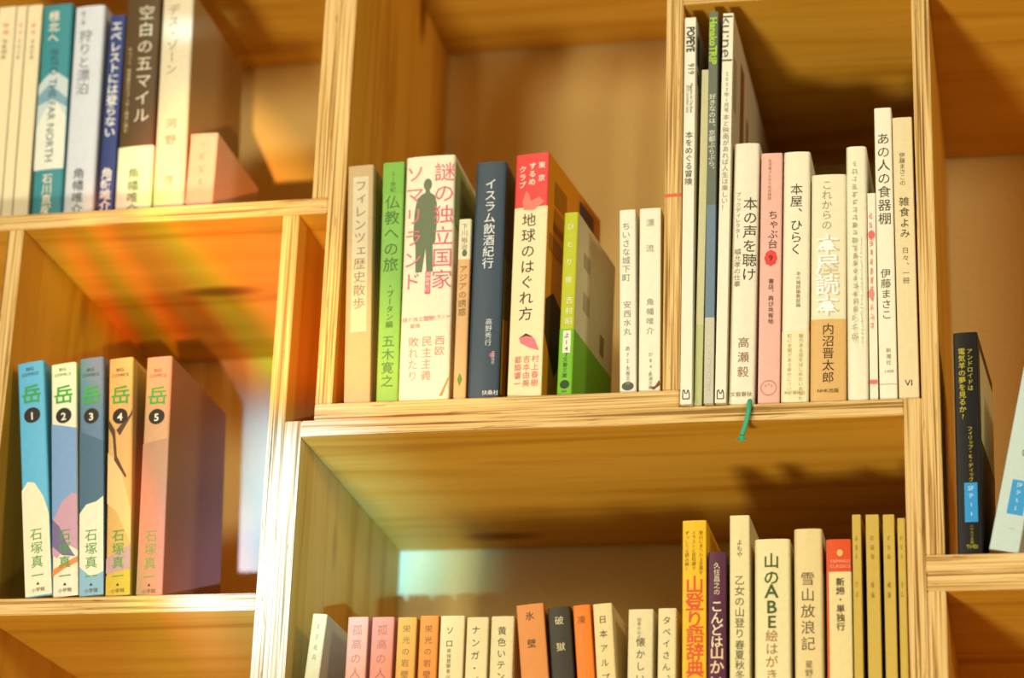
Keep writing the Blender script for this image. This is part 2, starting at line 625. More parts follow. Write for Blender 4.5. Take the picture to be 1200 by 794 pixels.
# ------------------------------------------------------------------ books: spine width, height, cover depth in metres
# (name, binding, label, category, group, x, y, z, width, height, depth, lean, turn, colour, print on the spine)
BOOKS = [
    ('booklet', 'k', 'leftmost of the three cream booklets at the left edge of the upper shelf', 'book', 'books on the upper left shelf', -0.5312, 0.036, 0.1618, 0.0146, 0.2, 0.15, -2.2, 0, '#efdfb4', [('poly', '#d98a78', [(-0.0029, 0.1853), (0.0028, 0.1846), (0.0028, 0.184), (-0.0029, 0.1847)]), ('poly', '#d98a78', [(-0.0029, 0.1836), (0.0014, 0.1834), (0.0014, 0.1828), (-0.0029, 0.183)]), ('poly', '#d98a78', [(-0.0017, 0.1817), (0.0022, 0.1824), (0.0022, 0.1819), (-0.0017, 0.1811)]), ('poly', '#d98a78', [(-0.0007, 0.1842), (0.0001, 0.1842), (0.0008, 0.1818), (-0.0, 0.1818)]), ('poly', '#d98a78', [(-0.002, 0.1788), (0.0027, 0.1787), (0.0027, 0.1782), (-0.002, 0.1782)]), ('poly', '#d98a78', [(-0.0018, 0.1771), (0.0028, 0.1776), (0.0028, 0.177), (-0.0018, 0.1765)]), ('poly', '#d98a78', [(-0.0023, 0.1763), (0.0025, 0.1756), (0.0025, 0.175), (-0.0023, 0.1757)]), ('poly', '#d98a78', [(0.0009, 0.1778), (0.0017, 0.1778), (0.0009, 0.1758), (0.0001, 0.1758)]), ('poly', '#d98a78', [(-0.0016, 0.1778), (-0.0007, 0.1778), (-0.0009, 0.1758), (-0.0017, 0.1758)]), ('poly', '#a8926a', [(-0.0025, 0.1706), (0.0011, 0.17), (0.0011, 0.1696), (-0.0025, 0.1702)]), ('poly', '#a8926a', [(-0.0014, 0.1689), (0.0025, 0.1684), (0.0025, 0.1679), (-0.0014, 0.1685)]), ('poly', '#a8926a', [(-0.0006, 0.1701), (0.0001, 0.1701), (0.0, 0.1675), (-0.0007, 0.1675)]), ('poly', '#a8926a', [(0.0004, 0.1699), (0.0011, 0.1699), (0.0013, 0.1675), (0.0006, 0.1675)]), ('poly', '#a8926a', [(-0.0024, 0.1654), (0.0016, 0.1657), (0.0016, 0.1653), (-0.0024, 0.165)]), ('poly', '#a8926a', [(-0.0022, 0.1643), (0.0016, 0.1646), (0.0016, 0.1641), (-0.0022, 0.1639)]), ('poly', '#a8926a', [(-0.001, 0.1633), (0.0014, 0.1634), (0.0014, 0.163), (-0.001, 0.1628)]), ('poly', '#a8926a', [(-0.0002, 0.1656), (0.0005, 0.1656), (0.0003, 0.1624), (-0.0004, 0.1624)]), ('poly', '#a8926a', [(-0.0012, 0.165), (-0.0005, 0.165), (-0.0009, 0.1623), (-0.0016, 0.1623)]), ('poly', '#a8926a', [(-0.0021, 0.1606), (0.0021, 0.161), (0.0021, 0.1606), (-0.0021, 0.1602)]), ('poly', '#a8926a', [(-0.0023, 0.1598), (0.0022, 0.1595), (0.0022, 0.1591), (-0.0023, 0.1594)]), ('poly', '#a8926a', [(-0.0021, 0.1586), (0.0015, 0.1585), (0.0015, 0.1581), (-0.0021, 0.1581)]), ('poly', '#a8926a', [(0.0011, 0.1605), (0.0019, 0.1605), (0.0022, 0.1582), (0.0015, 0.1582)]), ('poly', '#a8926a', [(-0.002, 0.1558), (0.0009, 0.1563), (0.0009, 0.1558), (-0.002, 0.1553)]), ('poly', '#a8926a', [(-0.0016, 0.1551), (0.0017, 0.1547), (0.0017, 0.1542), (-0.0016, 0.1547)]), ('poly', '#a8926a', [(-0.0022, 0.154), (0.0019, 0.1536), (0.0019, 0.1532), (-0.0022, 0.1535)]), ('poly', '#a8926a', [(-0.0009, 0.1553), (-0.0002, 0.1553), (0.0004, 0.1532), (-0.0003, 0.1532)])]),
    ('booklet', 'k', 'middle one of the three cream booklets at the left edge of the upper shelf', 'book', 'books on the upper left shelf', -0.5188, 0.036, 0.1617, 0.0084, 0.2, 0.15, -2.21, 0, '#efdfb4', [('poly', '#d98a78', [(-0.0007, 0.1835), (0.0016, 0.1843), (0.0016, 0.1837), (-0.0007, 0.183)]), ('poly', '#d98a78', [(-0.0011, 0.1821), (0.0009, 0.1815), (0.0009, 0.1809), (-0.0011, 0.1815)]), ('poly', '#d98a78', [(0.0, 0.1837), (0.0005, 0.1837), (0.0006, 0.1808), (0.0001, 0.1808)]), ('poly', '#d98a78', [(-0.0002, 0.184), (0.0003, 0.184), (-0.0, 0.1805), (-0.0005, 0.1805)]), ('poly', '#d98a78', [(-0.0008, 0.1779), (0.0011, 0.1778), (0.0011, 0.1772), (-0.0008, 0.1774)]), ('poly', '#d98a78', [(-0.0007, 0.1766), (0.0016, 0.1762), (0.0016, 0.1757), (-0.0007, 0.176)]), ('poly', '#d98a78', [(-0.0008, 0.1752), (0.0006, 0.1747), (0.0006, 0.1741), (-0.0008, 0.1747)]), ('poly', '#d98a78', [(-0.0, 0.1777), (0.0004, 0.1777), (0.0001, 0.1748), (-0.0003, 0.1748)]), ('poly', '#a8926a', [(-0.0007, 0.1691), (0.0008, 0.1698), (0.0008, 0.1693), (-0.0007, 0.1687)]), ('poly', '#a8926a', [(-0.0009, 0.1685), (0.0008, 0.1682), (0.0008, 0.1677), (-0.0009, 0.168)]), ('poly', '#a8926a', [(-0.0005, 0.1675), (0.0009, 0.1669), (0.0009, 0.1664), (-0.0005, 0.1671)]), ('poly', '#a8926a', [(0.0001, 0.1687), (0.0005, 0.1687), (0.0001, 0.1668), (-0.0003, 0.1668)]), ('poly', '#a8926a', [(-0.0011, 0.1647), (0.0012, 0.1645), (0.0012, 0.1641), (-0.0011, 0.1643)]), ('poly', '#a8926a', [(-0.0014, 0.1628), (0.0007, 0.1631), (0.0007, 0.1627), (-0.0014, 0.1623)]), ('poly', '#a8926a', [(0.0006, 0.1645), (0.001, 0.1645), (0.0014, 0.1619), (0.0009, 0.1619)]), ('poly', '#a8926a', [(-0.0009, 0.1642), (-0.0004, 0.1642), (-0.0003, 0.1617), (-0.0007, 0.1617)]), ('poly', '#a8926a', [(-0.0005, 0.1597), (0.0009, 0.1599), (0.0009, 0.1595), (-0.0005, 0.1593)]), ('poly', '#a8926a', [(-0.0014, 0.1583), (0.0008, 0.158), (0.0008, 0.1576), (-0.0014, 0.1579)]), ('poly', '#a8926a', [(0.0003, 0.1597), (0.0007, 0.1597), (0.0005, 0.1571), (0.0001, 0.1571)]), ('poly', '#a8926a', [(-0.001, 0.1553), (0.0008, 0.155), (0.0008, 0.1545), (-0.001, 0.1548)]), ('poly', '#a8926a', [(-0.0014, 0.1541), (0.0009, 0.154), (0.0009, 0.1535), (-0.0014, 0.1536)]), ('poly', '#a8926a', [(-0.0015, 0.153), (0.0013, 0.1528), (0.0013, 0.1524), (-0.0015, 0.1526)]), ('poly', '#a8926a', [(-0.0003, 0.1548), (0.0001, 0.1548), (0.0001, 0.1523), (-0.0003, 0.1523)]), ('poly', '#a8926a', [(-0.0004, 0.1552), (0.0001, 0.1552), (0.0002, 0.1528), (-0.0002, 0.1528)])]),
    ('booklet', 'k', 'cream booklet standing against the teal mountain book', 'book', 'books on the upper left shelf', -0.5076, 0.036, 0.1617, 0.0121, 0.2, 0.15, -2.19, 0, '#efdfb4', [('poly', '#d98a78', [(-0.0008, 0.1834), (0.0021, 0.1827), (0.0021, 0.1822), (-0.0008, 0.1828)]), ('poly', '#d98a78', [(-0.0017, 0.1813), (0.0015, 0.1805), (0.0015, 0.1799), (-0.0017, 0.1807)]), ('poly', '#d98a78', [(-0.0012, 0.1832), (-0.0005, 0.1832), (-0.0012, 0.1797), (-0.0019, 0.1797)]), ('poly', '#d98a78', [(-0.0005, 0.1824), (0.0002, 0.1824), (0.0005, 0.1799), (-0.0002, 0.1799)]), ('poly', '#d98a78', [(-0.0023, 0.1765), (0.002, 0.1773), (0.002, 0.1768), (-0.0023, 0.1759)]), ('poly', '#d98a78', [(-0.0014, 0.1749), (0.0017, 0.1746), (0.0017, 0.174), (-0.0014, 0.1744)]), ('poly', '#d98a78', [(-0.0005, 0.1769), (0.0002, 0.1769), (0.0006, 0.1734), (-0.0001, 0.1734)]), ('poly', '#d98a78', [(-0.0009, 0.1768), (-0.0002, 0.1768), (0.0004, 0.1736), (-0.0003, 0.1736)]), ('poly', '#a8926a', [(-0.0007, 0.1687), (0.001, 0.1685), (0.001, 0.1681), (-0.0007, 0.1682)]), ('poly', '#a8926a', [(-0.0018, 0.1674), (0.0013, 0.1675), (0.0013, 0.1671), (-0.0018, 0.167)]), ('poly', '#a8926a', [(-0.0018, 0.1661), (0.0012, 0.1666), (0.0012, 0.1662), (-0.0018, 0.1657)]), ('poly', '#a8926a', [(-0.0002, 0.1681), (0.0004, 0.1681), (0.0007, 0.1656), (0.0001, 0.1656)]), ('poly', '#a8926a', [(0.0, 0.1683), (0.0006, 0.1683), (0.0012, 0.1661), (0.0006, 0.1661)]), ('poly', '#a8926a', [(-0.0007, 0.1639), (0.001, 0.1637), (0.001, 0.1632), (-0.0007, 0.1635)]), ('poly', '#a8926a', [(-0.0016, 0.1629), (0.0011, 0.1625), (0.0011, 0.162), (-0.0016, 0.1625)]), ('poly', '#a8926a', [(-0.0013, 0.1613), (0.0014, 0.1619), (0.0014, 0.1614), (-0.0013, 0.1609)]), ('poly', '#a8926a', [(-0.0007, 0.1629), (-0.0001, 0.1629), (-0.0003, 0.1616), (-0.0009, 0.1616)]), ('poly', '#a8926a', [(-0.0006, 0.1632), (-0.0, 0.1632), (-0.0002, 0.1606), (-0.0008, 0.1606)]), ('poly', '#a8926a', [(-0.0008, 0.1593), (0.0016, 0.1587), (0.0016, 0.1583), (-0.0008, 0.1588)]), ('poly', '#a8926a', [(-0.0013, 0.1576), (0.0016, 0.1571), (0.0016, 0.1566), (-0.0013, 0.1571)]), ('poly', '#a8926a', [(-0.0015, 0.1587), (-0.0009, 0.1587), (-0.0003, 0.156), (-0.0009, 0.156)]), ('poly', '#a8926a', [(-0.001, 0.1544), (0.0009, 0.1542), (0.0009, 0.1538), (-0.001, 0.1539)]), ('poly', '#a8926a', [(-0.0013, 0.1529), (0.001, 0.1534), (0.001, 0.153), (-0.0013, 0.1525)]), ('poly', '#a8926a', [(-0.0019, 0.1521), (0.0017, 0.152), (0.0017, 0.1516), (-0.0019, 0.1517)]), ('poly', '#a8926a', [(0.0008, 0.1535), (0.0014, 0.1535), (0.0015, 0.1517), (0.0009, 0.1517)]), ('poly', '#a8926a', [(0.0001, 0.1539), (0.0007, 0.1539), (0.0001, 0.1516), (-0.0005, 0.1516)])]),
    ('hardcover_book', 'h', 'teal book with white snowy mountain on its spine', 'book', 'books on the upper left shelf', -0.486, 0.036, 0.1621, 0.0246, 0.198, 0.128, -2.84, 0, '#3f8f98', [('poly', '#c9d6d6', [(-0.0123, 0.1271), (-0.0074, 0.1331), (0.0, 0.1392), (0.0062, 0.1347), (0.0123, 0.1301), (0.0123, 0.0529), (-0.0123, 0.0529)]), ('poly', '#e9ead8', [(-0.0123, 0.0898), (-0.0049, 0.1061), (0.0025, 0.1136), (0.0123, 0.0972), (0.0123, 0.0529), (-0.0123, 0.0529)]), ('poly', '#7fa6b8', [(-0.0123, 0.1181), (-0.0025, 0.1271), (0.0074, 0.1181), (0.0123, 0.1136), (0.0123, 0.1061), (0.0, 0.1136), (-0.0123, 0.1091)]), ('V', '極北へ', -0.002, 0.1926, 0.0094, '#efe6cc', 1.05), ('r', 'INTO THE FAR NORTH', 0.0, 0.1574, 0.0071, '#3c5568', 0.0978), ('V', '石川直樹', 0.0, 0.0493, 0.0088, '#efe6cc', 1.0)]),
    ('hardcover_book', 'h', 'pale bluish white book between the teal and the navy spines', 'book', 'books on the upper left shelf', -0.4604, 0.036, 0.162, 0.0246, 0.1946, 0.128, -2.29, 0, '#d9dde4', [('v', '旅ノ涯', -0.0049, 0.1904, 0.004, '#777777', 1.04), ('v', '狩りと漂泊', -0.002, 0.1736, 0.0114, '#77777a', 1.02), ('v', '角幡唯介', -0.0005, 0.0527, 0.0097, '#3c3c3c', 1.05)]),
    ('paperback', 'p', 'slim navy blue book with thick white lettering on the upper shelf', 'book', 'books on the upper left shelf', -0.4383, 0.036, 0.1617, 0.0126, 0.185, 0.128, -1.76, 0, '#39457f', [('V', 'エベレストには登らない', -0.0003, 0.1801, 0.0094, '#f2efe6', 0.99), ('V', '角幡唯介', -0.0003, 0.052, 0.0094, '#f2efe6', 0.98)]),
    ('hardcover_book', 'h', 'dark brown book with a cream paper band on the upper shelf', 'book', 'books on the upper left shelf', -0.416, 0.036, 0.162, 0.0288, 0.2, 0.128, -2.21, 0, '#5b4526', [('v', '空白の五マイル', 0.0035, 0.1915, 0.0134, '#e9dfc2', 1.12), ('v', 'チベット、世界最大のツアンポー峡谷に挑む', -0.0086, 0.155, 0.0037, '#e0cfa0', 1.0), ('obi', '#efe4c6', 0.0682, [('v', '角幡唯介', 0.0, 0.05, 0.0097, '#3a3228', 1.05)])]),
    ('hardcover_book', 'h', 'tall cream book with faint brown lettering, right of the brown one', 'book', 'books on the upper left shelf', -0.3875, 0.036, 0.162, 0.0252, 0.2, 0.128, -2.17, 0, '#e4d6b4', [('sidebase', '#b99a66'), ('v', 'デス・ゾーン', -0.0025, 0.1908, 0.01, '#9b8c70', 1.05), ('v', '河野', 0.0, 0.0905, 0.0093, '#b5806c', 1.5), ('v', '啓', 0.0, 0.0424, 0.0087, '#9a9a72', 1.04)]),
    ('paperback', 'p', 'short pinkish book at the right end of the upper left row', 'book', 'books on the upper left shelf', -0.3637, 0.036, 0.1615, 0.022, 0.0763, 0.105, 0.16, 0, '#e6b79a', [('h', 'ー', 0.0, 0.0697, 0.0046, '#c98a78', 0), ('poly', '#cfa088', [(-0.0012, 0.0597), (0.0029, 0.0587), (0.0029, 0.0579), (-0.0012, 0.0589)]), ('poly', '#cfa088', [(-0.0023, 0.0566), (0.002, 0.0553), (0.002, 0.0545), (-0.0023, 0.0558)]), ('poly', '#cfa088', [(-0.0016, 0.0594), (-0.0007, 0.0594), (-0.0016, 0.0541), (-0.0025, 0.0541)]), ('poly', '#cfa088', [(-0.0006, 0.0583), (0.0003, 0.0583), (0.0006, 0.0545), (-0.0003, 0.0545)]), ('poly', '#cfa088', [(-0.0031, 0.0478), (0.0028, 0.049), (0.0028, 0.0482), (-0.0031, 0.047)]), ('poly', '#cfa088', [(-0.0019, 0.0454), (0.0023, 0.0449), (0.0023, 0.0441), (-0.0019, 0.0446)]), ('poly', '#cfa088', [(-0.0007, 0.0484), (0.0002, 0.0484), (0.0008, 0.0432), (-0.0001, 0.0432)]), ('poly', '#cfa088', [(-0.0012, 0.0483), (-0.0003, 0.0483), (0.0006, 0.0435), (-0.0004, 0.0435)]), ('poly', '#cfa088', [(-0.0013, 0.0373), (0.0017, 0.038), (0.0017, 0.0372), (-0.0013, 0.0364)]), ('poly', '#cfa088', [(-0.0019, 0.0345), (0.002, 0.0343), (0.002, 0.0335), (-0.0019, 0.0337)]), ('poly', '#cfa088', [(-0.0002, 0.0373), (0.0007, 0.0373), (0.0005, 0.033), (-0.0004, 0.033)]), ('poly', '#cfa088', [(-0.0006, 0.0375), (0.0003, 0.0375), (0.0003, 0.0329), (-0.0007, 0.0329)])]),
    ('comic_book', 'c', 'comic volume with light blue spine and black numeral disc 1, leaning on the compartment wall', 'book', 'mountain comic volumes', -0.4458, 0.003, -0.1363, 0.0204, 0.1805, 0.128, -8.16, 0, '#5fb2d9', [('poly', '#efe3c0', [(-0.0102, 0.0814), (-0.0051, 0.0873), (0.0, 0.086), (0.0061, 0.0749), (0.0102, 0.0612), (0.0102, 0.0009), (-0.0102, 0.0009)]), ('h', 'BIG', -0.0004, 0.177, 0.0037, '#3a3228', 0), ('h', 'COMICS', -0.0004, 0.1726, 0.0033, '#3a3228', 0), ('V', '岳', 0.0, 0.1628, 0.0154, '#3fa03c', 1.04), ('poly', '#2d2418', [(0.0063, 0.1385), (0.0061, 0.1369), (0.0055, 0.1355), (0.0045, 0.1342), (0.0032, 0.1332), (0.0016, 0.1326), (0.0, 0.1324), (-0.0016, 0.1326), (-0.0032, 0.1332), (-0.0045, 0.1342), (-0.0055, 0.1355), (-0.0061, 0.1369), (-0.0063, 0.1385), (-0.0061, 0.14), (-0.0055, 0.1415), (-0.0045, 0.1427), (-0.0032, 0.1437), (-0.0016, 0.1443), (-0.0, 0.1445), (0.0016, 0.1443), (0.0032, 0.1437), (0.0045, 0.1427), (0.0055, 0.1415), (0.0061, 0.14)]), ('H', '1', 0.0, 0.1418, 0.008, '#f2ead2', 0), ('v', '石塚真一', 0.0, 0.0515, 0.0097, '#5f9f4a', 1.06), ('v', '▲', 0.0, 0.0111, 0.0027, '#3a3228', 1.04), ('h', '小学館', 0.0, 0.0066, 0.0033, '#6b5a44', 0)]),
    ('comic_book', 'c', 'comic volume with cream and blue spine and black numeral disc 2', 'book', 'mountain comic volumes', -0.4257, 0.003, -0.1367, 0.0193, 0.178, 0.128, -6.33, 0, '#ece2c4', [('poly', '#7d9fcb', [(-0.0096, 0.1316), (0.0096, 0.1263), (0.0096, 0.0739), (0.0019, 0.0642), (-0.0039, 0.0564), (-0.0096, 0.0513)]), ('poly', '#c99bab', [(-0.0096, 0.0564), (-0.0019, 0.0706), (0.0058, 0.0771), (0.0096, 0.0752), (0.0096, 0.0334), (0.0019, 0.0385), (-0.0058, 0.0289), (-0.0096, 0.0321)]), ('poly', '#7b6a94', [(-0.0096, 0.059), (-0.0039, 0.0526), (0.0019, 0.0385), (0.0077, 0.0289), (-0.0019, 0.0308), (-0.0096, 0.0385)]), ('poly', '#e08b4c', [(-0.0096, 0.0207), (0.0019, 0.0257), (0.0096, 0.0289), (0.0096, 0.0245), (0.0, 0.0207), (-0.0096, 0.0156)]), ('h', 'BIG', -0.0004, 0.1752, 0.0037, '#3a3228', 0), ('h', 'COMICS', -0.0004, 0.1708, 0.0033, '#3a3228', 0), ('V', '岳', 0.0, 0.1611, 0.0153, '#3fa03c', 1.04), ('poly', '#2d2418', [(0.006, 0.137), (0.0058, 0.1354), (0.0052, 0.134), (0.0042, 0.1327), (0.003, 0.1318), (0.0015, 0.1312), (0.0, 0.131), (-0.0015, 0.1312), (-0.003, 0.1318), (-0.0042, 0.1327), (-0.0052, 0.134), (-0.0058, 0.1354), (-0.006, 0.137), (-0.0058, 0.1385), (-0.0052, 0.14), (-0.0042, 0.1412), (-0.003, 0.1422), (-0.0015, 0.1428), (-0.0, 0.143), (0.0015, 0.1428), (0.003, 0.1422), (0.0042, 0.1412), (0.0052, 0.14), (0.0058, 0.1385)]), ('H', '2', 0.0, 0.1403, 0.008, '#f2ead2', 0), ('v', '石塚真一', 0.0, 0.0506, 0.0096, '#5f9f4a', 1.06), ('v', '▲', 0.0, 0.0105, 0.0027, '#3a3228', 1.04), ('h', '小学館', 0.0, 0.0061, 0.0033, '#6b5a44', 0)]),
    ('comic_book', 'c', 'comic volume with slate blue spine and black numeral disc 3', 'book', 'mountain comic volumes', -0.4061, 0.003, -0.1369, 0.0184, 0.1815, 0.128, -5.6, 0, '#617f9a', [('band', '#617f9a', 0.1155, 0.1815), ('poly', '#4f6d83', [(-0.0092, 0.1254), (0.0092, 0.1155), (0.0092, 0.066), (-0.0092, 0.066)]), ('poly', '#efe5c8', [(-0.0092, 0.0622), (-0.0037, 0.0686), (0.0037, 0.0699), (0.0092, 0.0738), (0.0092, 0.0176), (0.0, 0.0138), (-0.0092, 0.0227)]), ('poly', '#8fb7cc', [(-0.0092, 0.0227), (0.0, 0.0138), (0.0092, 0.0176), (0.0092, 0.0006), (-0.0092, 0.0006)]), ('h', 'BIG', -0.0004, 0.174, 0.0036, '#3a3228', 0), ('h', 'COMICS', -0.0004, 0.1697, 0.0033, '#3a3228', 0), ('V', '岳', 0.0, 0.1599, 0.0152, '#3fa03c', 1.04), ('poly', '#2d2418', [(0.0057, 0.136), (0.0055, 0.1344), (0.0049, 0.133), (0.004, 0.1317), (0.0028, 0.1308), (0.0015, 0.1302), (0.0, 0.13), (-0.0015, 0.1302), (-0.0028, 0.1308), (-0.004, 0.1317), (-0.0049, 0.133), (-0.0055, 0.1344), (-0.0057, 0.136), (-0.0055, 0.1375), (-0.0049, 0.1389), (-0.004, 0.1402), (-0.0028, 0.1411), (-0.0015, 0.1417), (-0.0, 0.1419), (0.0015, 0.1417), (0.0028, 0.1411), (0.004, 0.1402), (0.0049, 0.1389), (0.0055, 0.1375)]), ('H', '3', 0.0, 0.1393, 0.0079, '#f2ead2', 0), ('v', '石塚真一', 0.0, 0.05, 0.0096, '#5f9f4a', 1.06), ('v', '▲', 0.0, 0.01, 0.0026, '#3a3228', 1.04), ('h', '小学館', 0.0, 0.0056, 0.0033, '#6b5a44', 0)]),
    ('comic_book', 'c', 'comic volume with tan orange spine and black numeral disc 4', 'book', 'mountain comic volumes', -0.3864, 0.003, -0.1371, 0.0184, 0.1802, 0.128, -4.57, 0, '#d9aa62', [('poly', '#e3c083', [(-0.0092, 0.108), (0.0, 0.0982), (0.0092, 0.0627), (0.0092, 0.0373), (-0.0018, 0.0627), (-0.0092, 0.0692)]), ('poly', '#5b4022', [(-0.0083, 0.1329), (-0.0037, 0.1244), (-0.0018, 0.1015), (-0.0037, 0.1015), (-0.0055, 0.1198), (-0.0092, 0.1276)]), ('poly', '#5b4022', [(-0.0028, 0.1244), (0.0074, 0.1355), (0.0092, 0.1395), (0.0092, 0.1355), (0.0, 0.1198)]), ('poly', '#5b4022', [(-0.0037, 0.108), (0.0055, 0.0885), (0.0046, 0.0872), (-0.0041, 0.1015)]), ('poly', '#c79a9a', [(-0.0092, 0.0278), (0.0092, 0.0373), (0.0092, 0.0196), (-0.0092, 0.0171)]), ('poly', '#d8b23c', [(-0.0092, 0.0152), (0.0092, 0.0183), (0.0092, 0.0005), (-0.0092, 0.0005)]), ('h', 'BIG', -0.0004, 0.1728, 0.0036, '#3a3228', 0), ('h', 'COMICS', -0.0004, 0.1684, 0.0033, '#3a3228', 0), ('V', '岳', 0.0, 0.1588, 0.0151, '#3fa03c', 1.04), ('poly', '#2d2418', [(0.0057, 0.1349), (0.0055, 0.1333), (0.005, 0.1319), (0.004, 0.1307), (0.0029, 0.1297), (0.0015, 0.1292), (0.0, 0.129), (-0.0015, 0.1292), (-0.0029, 0.1297), (-0.004, 0.1307), (-0.005, 0.1319), (-0.0055, 0.1333), (-0.0057, 0.1349), (-0.0055, 0.1364), (-0.005, 0.1379), (-0.004, 0.1391), (-0.0029, 0.14), (-0.0015, 0.1406), (-0.0, 0.1408), (0.0015, 0.1406), (0.0029, 0.14), (0.004, 0.1391), (0.005, 0.1379), (0.0055, 0.1364)]), ('H', '4', 0.0, 0.1382, 0.0079, '#f2ead2', 0), ('v', '石塚真一', 0.0, 0.0493, 0.0095, '#5f9f4a', 1.06), ('v', '▲', 0.0, 0.0096, 0.0026, '#3a3228', 1.04), ('h', '小学館', 0.0, 0.0052, 0.0033, '#6b5a44', 0)]),
    ('comic_book', 'c', 'comic volume with dull pinkish tan spine and numeral disc 5, rightmost of its row', 'book', 'mountain comic volumes', -0.3633, 0.003, -0.1374, 0.0193, 0.1798, 0.128, -2.51, 0, '#cf9b72', [('sidebase', '#a87d58'), ('poly', '#b98a6e', [(-0.0097, 0.1133), (0.0097, 0.1165), (0.0097, 0.0009), (-0.0097, 0.0009)]), ('h', 'BIG', -0.0004, 0.1711, 0.0036, '#3a3228', 0), ('h', 'COMICS', -0.0004, 0.1668, 0.0033, '#3a3228', 0), ('V', '岳', 0.0, 0.1572, 0.015, '#3fa03c', 1.04), ('poly', '#2d2418', [(0.006, 0.1335), (0.0058, 0.132), (0.0052, 0.1306), (0.0042, 0.1293), (0.003, 0.1284), (0.0015, 0.1278), (0.0, 0.1276), (-0.0015, 0.1278), (-0.003, 0.1284), (-0.0042, 0.1293), (-0.0052, 0.1306), (-0.0058, 0.132), (-0.006, 0.1335), (-0.0058, 0.135), (-0.0052, 0.1365), (-0.0042, 0.1377), (-0.003, 0.1386), (-0.0015, 0.1392), (-0.0, 0.1394), (0.0015, 0.1392), (0.003, 0.1386), (0.0042, 0.1377), (0.0052, 0.1365), (0.0058, 0.135)]), ('H', '5', 0.0, 0.1368, 0.0078, '#f2ead2', 0), ('v', '石塚真一', 0.0, 0.0485, 0.0095, '#5f9f4a', 1.06), ('v', '▲', 0.0, 0.009, 0.0026, '#3a3228', 1.04), ('h', '小学館', 0.0, 0.0046, 0.0033, '#6b5a44', 0)]),
    ('paperback', 'p', 'greyish tan paperback at the left end of the middle shelf', 'book', 'books on the middle shelf', -0.2199, 0.003, 0.0006, 0.0195, 0.1865, 0.128, -2.28, 0, '#c3a877', [('poly', '#d9c9a4', [(-0.0055, 0.1774), (0.0063, 0.1774), (0.0063, 0.0542), (-0.0055, 0.0542)]), ('v', 'フィレンツェ歴史散歩', 0.0004, 0.1746, 0.0096, '#8a7a5c', 1.08)]),
    ('paperback', 'p', 'green book left of the wide pink lettered book', 'book', 'books on the middle shelf', -0.1979, 0.003, 0.0004, 0.0159, 0.1876, 0.128, -1.32, 0, '#86bb4c', [('poly', '#7db648', [(-0.008, 0.1871), (0.008, 0.1871), (0.008, 0.162), (-0.008, 0.162)]), ('v', '21世紀', 0.0, 0.1806, 0.0042, '#3f6a2c', 1.04), ('v', '仏教への旅', 0.0, 0.1613, 0.0118, '#47742c', 1.05), ('v', '・ブータン編', 0.0003, 0.0916, 0.0057, '#3f6a2c', 1.04), ('v', '五木寛之', 0.0, 0.0511, 0.0096, '#4b7c40', 1.06)]),
    ('hardcover_book', 'h', 'wide cream book with pink lettering and a dark standing figure on its spine', 'book', 'books on the middle shelf', -0.1713, 0.003, 0.0005, 0.0369, 0.1907, 0.128, -0.9, 0, '#f2e6c6', [('poly', '#6f7a58', [(-0.0026, 0.1645), (0.0, 0.1645), (0.0007, 0.161), (0.0044, 0.1583), (0.0059, 0.1521), (0.0063, 0.1372), (0.0055, 0.1216), (0.0037, 0.1196), (0.0044, 0.0982), (-0.0004, 0.0982), (-0.0015, 0.1169), (-0.0037, 0.0982), (-0.0085, 0.0982), (-0.0092, 0.1196), (-0.0111, 0.125), (-0.0107, 0.1453), (-0.0092, 0.1562), (-0.0059, 0.1597), (-0.003, 0.161)]), ('poly', '#6f7a58', [(0.0018, 0.1675), (0.0017, 0.1663), (0.0014, 0.1651), (0.0009, 0.1641), (0.0003, 0.1634), (-0.0005, 0.1629), (-0.0013, 0.1627), (-0.0021, 0.1629), (-0.0029, 0.1634), (-0.0035, 0.1641), (-0.004, 0.1651), (-0.0043, 0.1663), (-0.0044, 0.1675), (-0.0043, 0.1688), (-0.004, 0.1699), (-0.0035, 0.1709), (-0.0029, 0.1717), (-0.0021, 0.1722), (-0.0013, 0.1724), (-0.0005, 0.1722), (0.0003, 0.1717), (0.0009, 0.1709), (0.0014, 0.1699), (0.0017, 0.1688)]), ('v', '謎の独立国家', 0.0111, 0.1851, 0.0159, '#e0667a', 1.07), ('v', 'ソマリランド', -0.0111, 0.1844, 0.0146, '#dd7583', 1.17), ('poly', '#e0667a', [(-0.0011, 0.0988), (0.003, 0.0988), (0.003, 0.0809), (-0.0011, 0.0809)]), ('v', '高野秀行', 0.0009, 0.0982, 0.0038, '#f2e6c6', 1.04), ('h', '謎の独立国家', -0.0052, 0.0637, 0.0038, '#e08b90', 0), ('h', 'ソマリランド', 0.0081, 0.0643, 0.0032, '#e08b90', 0), ('h', '冒険', -0.0074, 0.0584, 0.0038, '#e08b90', 0), ('v', '西欧', 0.0111, 0.0486, 0.0076, '#e58f92', 1.04), ('v', '民主主義', 0.0018, 0.0486, 0.0083, '#e58f92', 1.04), ('v', '敗れたり', -0.0081, 0.0486, 0.0083, '#e58f92', 1.04), ('poly', '#c98a58', [(0.0118, 0.0025), (0.0177, 0.0167), (0.0185, 0.0154), (0.014, 0.0025)]), ('side', '#aab86a', [(0.0038, 0.1865), (0.1254, 0.1865), (0.1254, 0.1115), (0.0038, 0.1385)]), ('side', '#6f8f3c', [(0.0256, 0.1693), (0.0768, 0.1693), (0.096, 0.1372), (0.0384, 0.1453)])]),
